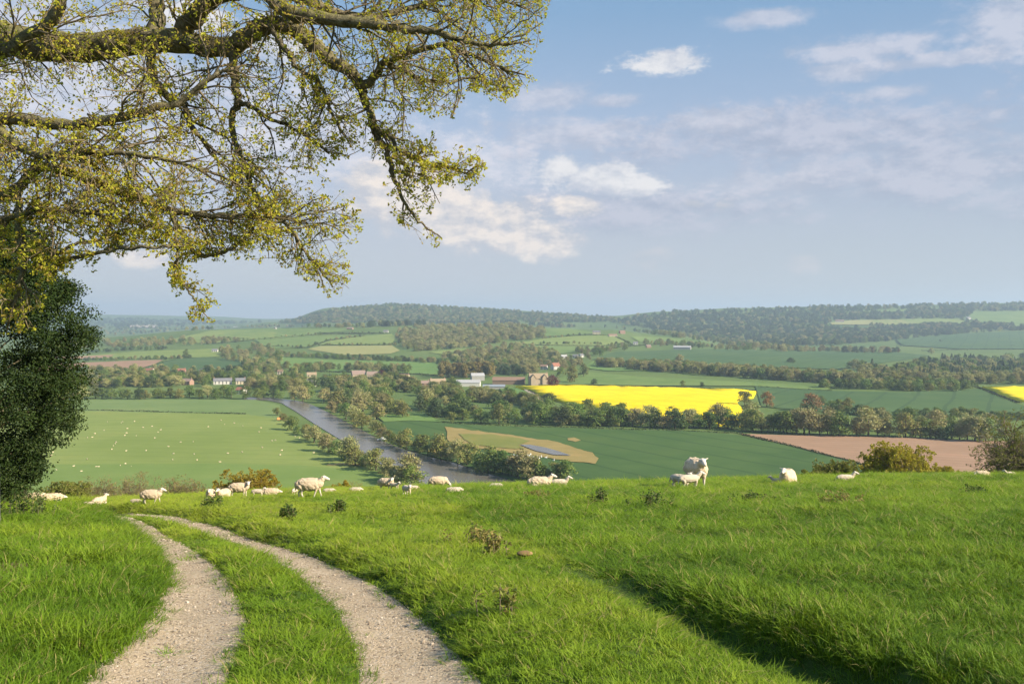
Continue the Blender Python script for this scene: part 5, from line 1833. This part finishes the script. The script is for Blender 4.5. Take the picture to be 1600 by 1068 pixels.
def brow_shrub(px, top_row, width_px, depth, label, leafmat, seed, stems=6, leafn=4, leafsize=(.09, .15), name='shrub', cat='shrub', bare=False, levels=3, flat=1.0, dens=1.0):
    q = at(px, top_row, depth)
    x, ztop = q[0], q[2]
    z0 = float(h_base(np.array([x]), np.array([depth]))[0])
    H = ztop - z0
    Wd = width_px * depth / F / 2
    root = empty(name, (x, depth, z0))
    tag(root, label, cat)
    r = np.random.default_rng(seed)

    def keep(p):
        zf = p[2] / H
        if zf > 1.03:
            return False
        lim = Wd * (1.0 if zf < .62 else math.sqrt(max(0.0, 1 - ((zf - .62) / .41) ** 2)))
        return math.hypot(p[0], p[1]) < lim * (1 + .10 * math.sin(p[0] * 3 + p[2] * 2))
    cr = Crown(r, keep=keep, seg=.34, leafsize=leafsize, droop=-.01, leafn=leafn * 3 if leafn > 2 else leafn)
    tk = MB()
    for i in range(stems):
        a = i * 6.283 / stems + r.uniform(-.4, .4)
        lean = r.uniform(.15, 1.0) * min(1.2, Wd / H)
        d = unit(np.array([math.cos(a) * lean, math.sin(a) * lean, 1.0]))
        L = H * r.uniform(.45, .62)
        p0 = np.array([math.cos(a), math.sin(a), 0]) * .25
        pts = [p0 + d * L * f + r.normal(size=3) * .06 * H * f * .3 for f in np.linspace(0, 1, 6)]
        r0 = .022 * H if stems < 9 else .013 * H
        tk.tube(np.array(pts), np.linspace(r0, r0 * .45, 6), 7)
        for j in range(int(12 * dens)):
            k = r.integers(1, 6)
            sd = unit(d * .5 + r.normal(size=3) * .8)
            sd[2] = abs(sd[2]) * .6 + .05
            cr.grow(pts[k], sd, max(H * .45, Wd * .75) * r.uniform(.6, 1.1), r0 * .38, 1, levels, 5)
    link('trunk', tk.mesh('trunk', [m_oakbark], True), root)
    cr.finish(root, m_thorn, leafmat)
    return root


brow_shrub(1398, 692, 136, 88, 'spreading yellow green hawthorn before the ploughed field', m_hawleaf, 31, 7, 6, (.13, .22), 'hawthorn_tree', 'tree', dens=1.7)
brow_shrub(1305, 708, 76, 82, 'smaller green hawthorn left of the spreading yellow one', m_greenleaf, 32, 6, 5, (.12, .2), 'hawthorn_tree', 'tree')
brow_shrub(1470, 730, 70, 80, 'low yellow bush at the right foot of the spreading hawthorn', m_hawleaf, 33, 8, 5, (.1, .18))
brow_shrub(1588, 640, 150, 74, 'bare branching tree with sparse leaves at the right edge', m_greenleaf, 37, 8, 3, (.07, .13), 'tree', 'tree', dens=1.3)
brow_shrub(385, 732, 118, 72, 'rounded amber bush rising behind the standing ewes', m_orange, 35, 9, 5, (.10, .16))
brow_shrub(532, 750, 34, 66, 'small amber bush right of the largest striding ewe', m_orange, 36, 7, 5, (.08, .13))
brow_shrub(98, 754, 96, 64, 'yellow green bush behind the sheep beside the dark tree', m_greenleaf, 37, 9, 5, (.09, .15))
brow_shrub(152, 742, 84, 76, 'pale twiggy shrub right of the yellow green bush', m_bud, 38, 10, 2, (.08, .14), dens=1.4)
brow_shrub(214, 738, 96, 80, 'tall pale twiggy shrub behind the walking ewe', m_bud, 39, 10, 2, (.08, .14), dens=1.4)
brow_shrub(286, 744, 90, 74, 'greyish twiggy shrub between the walking ewe and the amber bush', m_bud, 40, 10, 2, (.08, .14), dens=1.4)
brow_shrub(556, 744, 30, 70, 'thin bare shrub beside the small amber bush', m_hawleaf, 41, 8, 0, (.05, .08))
brow_shrub(1270, 732, 50, 80, 'low green bush at the left foot of the smaller hawthorn', m_greenleaf, 42, 8, 5, (.1, .16))

#@@SECTION weeds
# ------------------------------------------------------------------ weeds and oddments standing in the pasture
m_nettle = mat_leaf('nettle_leaves', C(.060, .110, .024), C(.105, .165, .034), C(.14, .15, .05), trans=.3, hue=0, val=0)
m_dry = mat_leaf('dry_weed_leaves', C(.27, .22, .07), C(.35, .30, .10), C(.19, .22, .05), trans=.3, hue=0, val=0)


def weed(px, py, wpx, hpx, label, mat, seed, n=340):
    q = near([(px, py)])[0]
    r = np.random.default_rng(seed)
    W_, H_ = wpx * q[1] / F / 2, hpx * q[1] / F
    z0 = float(h_near(q[0], q[1]))
    root = empty('weed', (q[0], q[1], z0))
    tag(root, label, 'weed')
    mb, st = MB(), MB()
    m = max(8, int(24 * W_ / .5))
    pos = np.stack([r.normal(size=m) * W_ * .5, r.normal(size=m) * W_ * .35, np.zeros(m)], 1)
    c, nn_, ss = [], [], []
    for b in pos:
        h = H_ * r.uniform(.55, 1.1) * (1 - .5 * min(1, abs(b[0]) / W_))
        tip = b + np.array([r.normal() * .2 * h, r.normal() * .2 * h, h + .12])
        st.tube(np.array([b, b * .5 + tip * .5 + r.normal(size=3) * .01, tip]), [.005, .004, .002], 4, cap=False)
        for k in range(max(5, n // m)):
            f = r.uniform(.25, 1.05)
            o = unit(np.append(r.normal(size=2), r.uniform(-.1, .5)))
            c.append(b + (tip - b) * f + o * .05)
            nn_.append(unit(np.array([0, 0, 1.0]) + r.normal(size=3) * .6))
            ss.append(r.uniform(.035, .075))
    mb.leaves(np.array(c), np.array(nn_), np.array(ss), .6, r)
    link('stem', st.mesh('stem', [m_thorn], True), root)
    link('leaves', mb.mesh('leaves', [mat]), root)


weed(936, 790, 40, 20, 'dark round nettle clump standing alone in the pasture', m_nettle, 1)
weed(1020, 794, 62, 17, 'wide dark weed patch right of the round nettle clump', m_nettle, 2)
weed(1180, 788, 60, 10, 'faint low weed patch below the ewe and her lamb', m_nettle, 3)
weed(1312, 796, 62, 14, 'wide brownish weed patch below the lone lamb', m_dry, 4)
weed(840, 780, 44, 9, 'thin brownish weed patch below the two lying sheep', m_dry, 5)
weed(736, 856, 58, 22, 'dry brownish thistle clump between the track and the pasture', m_dry, 6, 260)
weed(775, 872, 52, 24, 'looser dry weeds just right of the thistle clump', m_dry, 7, 180)
weed(335, 795, 30, 14, 'small dark weed on the verge right of the track top', m_nettle, 8)
weed(528, 800, 24, 12, 'small dark weed below the largest striding ewe', m_nettle, 9)
weed(452, 810, 34, 12, 'low dark weed on the bank right of the track', m_nettle, 10)
weed(1520, 772, 46, 9, 'thin low weed patch before the ploughed field', m_nettle, 11)
weed(40, 815, 90, 36, 'leafy weeds around the foot of the fence post', m_nettle, 12, 700)
weed(780, 985, 44, 30, 'broad dock weed in the grass right of the track', m_greenleaf, 13, 90)
q = near([(820, 880)])[0]
m_clod = mat_plain('brown_earth', C(.20, .13, .06), C(.31, .21, .10), 9, .95, .8, .03)
mb = MB()
th, ph = np.meshgrid(np.linspace(0, 2 * math.pi, 18, endpoint=False), np.linspace(.05, math.pi - .05, 9))
r_ = 1 + .18 * vnoise(th.ravel() * 2, ph.ravel() * 3, 1.0, 4, 2)
v = np.stack([np.cos(th.ravel()) * np.sin(ph.ravel()) * r_ * .095, np.sin(th.ravel()) * np.sin(ph.ravel()) * r_ * .07, np.cos(ph.ravel()) * r_ * .032 + .10], 1)
k, j = np.meshgrid(np.arange(8), np.arange(18), indexing='ij')
k, j = k.ravel(), j.ravel()
mb.add(v, np.stack([k * 18 + j, (k + 1) * 18 + j, (k + 1) * 18 + (j + 1) % 18, k * 18 + (j + 1) % 18], 1))
clod = link('earth_clod', mb.mesh('earth_clod', [m_clod], True), loc=(q[0], q[1], float(h_near(q[0], q[1]))))
tag(clod, 'small tan brown clod lying on the grass right of the dry weeds', 'clod')

#@@SECTION grass
# ------------------------------------------------------------------ grass of the pasture
m_grass, T = new_mat('grass_blades')
at_ = T.n('ShaderNodeAttribute', attribute_type='INSTANCER', attribute_name='tint')
isl = T.n('ShaderNodeNewGeometry').outputs['Random Per Island']
gz = T.n('ShaderNodeSeparateXYZ', {0: objpos(T)}).outputs[2]
c = T.ramp(at_.outputs['Fac'], [(0.0, C(.044, .105, .007)), (.35, C(.100, .192, .011)), (.65, C(.178, .278, .017)), (1.0, C(.300, .362, .030))])
c = T.mix(T.m('MULTIPLY', isl, .5), c, C(.140, .220, .018))
c = T.mix(T.m('GREATER_THAN', isl, .94), c, C(.36, .31, .11))
p1 = principled(T, c, .55, .14)
tr = T.n('ShaderNodeBsdfTranslucent', {0: T.mix(.35, c, C(.24, .33, .02))})
finish(m_grass, T, T.n('ShaderNodeMixShader', {0: .26, 1: p1, 2: tr.outputs[0]}).outputs[0])

GCOL = bpy.data.collections.new('grass_models')
NT_LONG, NT_SHORT = 6, 4


def tuft(name, nb, spread, hmin, hmax, wd, seed, bend):
    r = np.random.default_rng(seed)
    V, Q, Tr = [], [], []
    n = 0
    for b in range(nb):
        rad = spread * math.sqrt(r.uniform())
        a = r.uniform(0, 6.283)
        p = np.array([math.cos(a) * rad, math.sin(a) * rad, -.02])
        h = r.uniform(hmin, hmax)
        az_ = a + r.normal() * 1.2
        out = np.array([math.cos(az_), math.sin(az_), 0])
        bd = r.uniform(.15, 1.0) * bend
        sd = np.array([-out[1], out[0], 0])
        sd = unit(sd + out * r.normal() * .5)
        w = wd * r.uniform(.7, 1.3)
        ring = []
        for f, wf in ((0, 1.0), (.4, .95), (.75, .65)):
            q = p + np.array([0, 0, h * (f - .25 * bd * f * f)]) + out * h * bd * f * f * .9
            ring += [q - sd * w * wf / 2, q + sd * w * wf / 2]
        tip = p + np.array([0, 0, h * (1 - .42 * bd)]) + out * h * bd * .95
        V += ring + [tip]
        Q += [[n, n + 1, n + 3, n + 2], [n + 2, n + 3, n + 5, n + 4]]
        Tr += [[n + 4, n + 5, n + 6]]
        n += 7
    me = mesh_np(name, np.array(V), [np.array(Q), np.array(Tr)], [m_grass], None, True)
    o = bpy.data.objects.new(name, me)
    GCOL.objects.link(o)


for k in range(NT_LONG):
    tuft(f'a_long_{k}', 40, .085, .10, .27, .0054, 40 + k, .9)
for k in range(NT_SHORT):
    tuft(f'b_short_{k}', 50, .085, .04, .11, .0050, 60 + k, .8)
SG_GRASS = scatter_group(GCOL)

rgx = np.random.default_rng(77)
NG = 620000
# candidates: uniform over the ground, kept more often where it is near
yy = rgx.uniform(2.6 ** .5, 58 ** .5, NG) ** 2
xx = rgx.uniform(-1, 1, NG) * (yy * .70 + 2.6)
area_w = (yy * .70 + 2.6) * 2 * (58 ** .5 - 2.6 ** .5) * 2 * np.sqrt(yy)     # m2 per candidate x NG
rho = 210 * np.minimum(1, (6.5 / yy)) ** 1.05
keep = rgx.uniform(size=NG) < rho * area_w / NG
xx, yy = xx[keep], yy[keep]
# keep the wheel tracks clear, with a ragged edge
dens = np.ones(len(xx))
edge = np.full(len(xx), 9.0)
for a, b, poly in TRK:
    ins = inside(xx, yy, poly)
    da, _, _ = dist_poly(xx, yy, a)
    db, _, _ = dist_poly(xx, yy, b)
    de = np.minimum(da, db)
    edge = np.minimum(edge, np.where(ins, -de, de))
rag = .10 * vnoise(xx, yy, .5, 12, 3)
dens = np.where(edge + rag < -.05, .0, np.where(edge + rag < .04, .6, 1.0))
dens = np.where((edge < -.06) & (vnoise(xx, yy, .8, 31, 2) > .52), .10, dens)
# worn bare patch on the left
pb = PB
dens *= np.where(np.hypot((xx - pb[0]) / 1.0, (yy - pb[1]) / .6) < 1 + .5 * vnoise(xx, yy, .4, 9, 2), .10, 1)
_sd, _al = ditch_field(xx, yy)
dens = np.where((np.abs(_sd + .03) < .17) & (_al > 3.0), dens * .3, dens)
k = rgx.uniform(size=len(xx)) < dens
xx, yy, edge = xx[k], yy[k], edge[k]
midp = np.vstack([TRK[0][1], TRK[1][0][::-1]])
in_mid = inside(xx, yy, midp)
sd, al = ditch_field(xx, yy)
d_r, s_r, _ = dist_poly(xx, yy, TRK[1][1])
right = s_r > 0
bank = right & (sd < -.05)
n_a = vnoise(xx, yy, 1.6, 21, 3)
n_b = vnoise(xx, yy, .55, 22, 2)
n_c = vnoise(xx, yy, 6.0, 23, 3)
hgt = np.full(len(xx), 1.0)
hgt = np.where(in_mid, .62, hgt)
hgt = np.where(bank, .62, hgt)
hgt = np.where(right & ~bank, 1.0, hgt)
hgt = np.where(~right & ~in_mid, 1.22, hgt)
hgt *= 1 + .40 * n_a + .42 * n_b
hgt *= np.where((np.abs(sd + .08) < .30) & (al > .5), .55, 1.0)
hgt *= np.where((sd > .3) & (sd < .7) & (al > 3), 1.1, 1.0)
hgt *= np.clip(.60 + edge / .5, .5, 1.0)
hgt = np.clip(hgt, .25, 1.9)
short = (in_mid & (n_a < .12)) | (bank & (n_a < .1)) | (edge < .1)
short = np.where(rgx.uniform(size=len(xx)) < .2, ~short, short)
far_s = np.clip((yy / 6.5) ** .55, .9, 2.7)
tint = .50 + .34 * n_c + .26 * n_a + .22 * n_b + .08 * rgx.normal(size=len(xx))
tint += np.where(bank, .26, 0) + np.where(in_mid, .17, 0) - np.where(~right & ~in_mid, .06, 0)
tint -= np.where(right & ~bank, .05, 0)
tint += np.clip((yy - 14) / 40, 0, .12)
tint = np.clip(tint, 0, 1)
lean = rgx.normal(size=(len(xx), 2)) * .16 + np.stack([.14 * n_a, .14 * n_c], 1)
zz_ = h_near(xx, yy)
idx = np.where(short, NT_LONG + rgx.integers(0, NT_SHORT, len(xx)), rgx.integers(0, NT_LONG, len(xx)))
hs = np.where(short, hgt * 1.15, hgt)
scl = np.stack([far_s * (.8 + .3 * hs), far_s * (.8 + .3 * hs), hs * np.interp(yy, [4, 9, 20, 34, 45], [.56, .52, .46, .36, .30])], 1)
scatter('grass', np.stack([xx, yy, zz_], 1), idx, np.stack([lean[:, 0], lean[:, 1], rgx.uniform(0, 6.283, len(xx))], 1), scl, SG_GRASS, tint,
        'green pasture grass on both sides of the wheel tracks')
print('TUFTS', len(xx))

# loose stones on the tracks
m_stone, T = new_mat('loose_stones')
oi = T.n('ShaderNodeObjectInfo').outputs['Random']
c = T.ramp(oi, [(0, C(.20, .155, .115)), (.5, C(.43, .35, .26)), (.85, C(.56, .49, .40)), (1.0, C(.10, .08, .065))])
finish(m_stone, T, principled(T, c, .9, .2))
SCOL = bpy.data.collections.new('stone_models')
for k in range(5):
    r = np.random.default_rng(k)
    bm = bmesh.new()
    bmesh.ops.create_icosphere(bm, subdivisions=1, radius=1)
    for v in bm.verts:
        v.co *= r.uniform(.7, 1.15)
        v.co.z *= .6
    me = bpy.data.meshes.new('stone')
    bm.to_mesh(me)
    bm.free()
    me.materials.append(m_stone)
    SCOL.objects.link(bpy.data.objects.new(f's_{k}', me))
SX, SY = [], []
for a, b, poly in TRK:
    n = 17000
    f = rgx.uniform(0, len(a) - 1.001, n)
    i = f.astype(int)
    u = rgx.uniform(-.03, 1.03, n)
    pa = a[i] * (1 - (f - i))[:, None] + a[i + 1] * (f - i)[:, None]
    pb_ = b[i] * (1 - (f - i))[:, None] + b[i + 1] * (f - i)[:, None]
    q = pa * (1 - u)[:, None] + pb_ * u[:, None]
    q = q[(q[:, 1] > 2.6) & (q[:, 1] < 30)]
    SX.append(q[:, 0]); SY.append(q[:, 1])
SX, SY = np.concatenate(SX), np.concatenate(SY)
ss = .0026 * np.exp(rgx.normal(size=len(SX)) * .55) * np.clip(SY / 8, .8, 2)
scatter('gravel', np.stack([SX, SY, h_near(SX, SY) + .034], 1), rgx.integers(0, 5, len(SX)), rgx.uniform(0, 6.28, (len(SX), 3)) * np.array([.1, .1, 1]),
        np.stack([ss, ss, ss], 1), scatter_group(SCOL), label='loose gravel stones on the wheel tracks')

# ------------------------------------------------------------------ the air itself: blue distance haze over the valley
m_haze = bpy.data.materials.new('valley_air')
m_haze.use_nodes = True
m_haze.node_tree.nodes.clear()
T = NT(m_haze.node_tree)
pv = T.n('ShaderNodeVolumePrincipled', {'Color': (.60, .79, 1.0, 1), 'Density': 1.2e-4, 'Anisotropy': .15})
pv.inputs['Density Attribute'].default_value = ''
T.n('ShaderNodeOutputMaterial', {'Volume': pv.outputs[0]})
m_haze.cycles.homogeneous_volume = True
b = MB()
b.box((0, 6900, 75), (42000, 14400, 320))
hz = link('haze', b.mesh('haze', [m_haze]))
tag(hz, kind='stuff')
#@@END
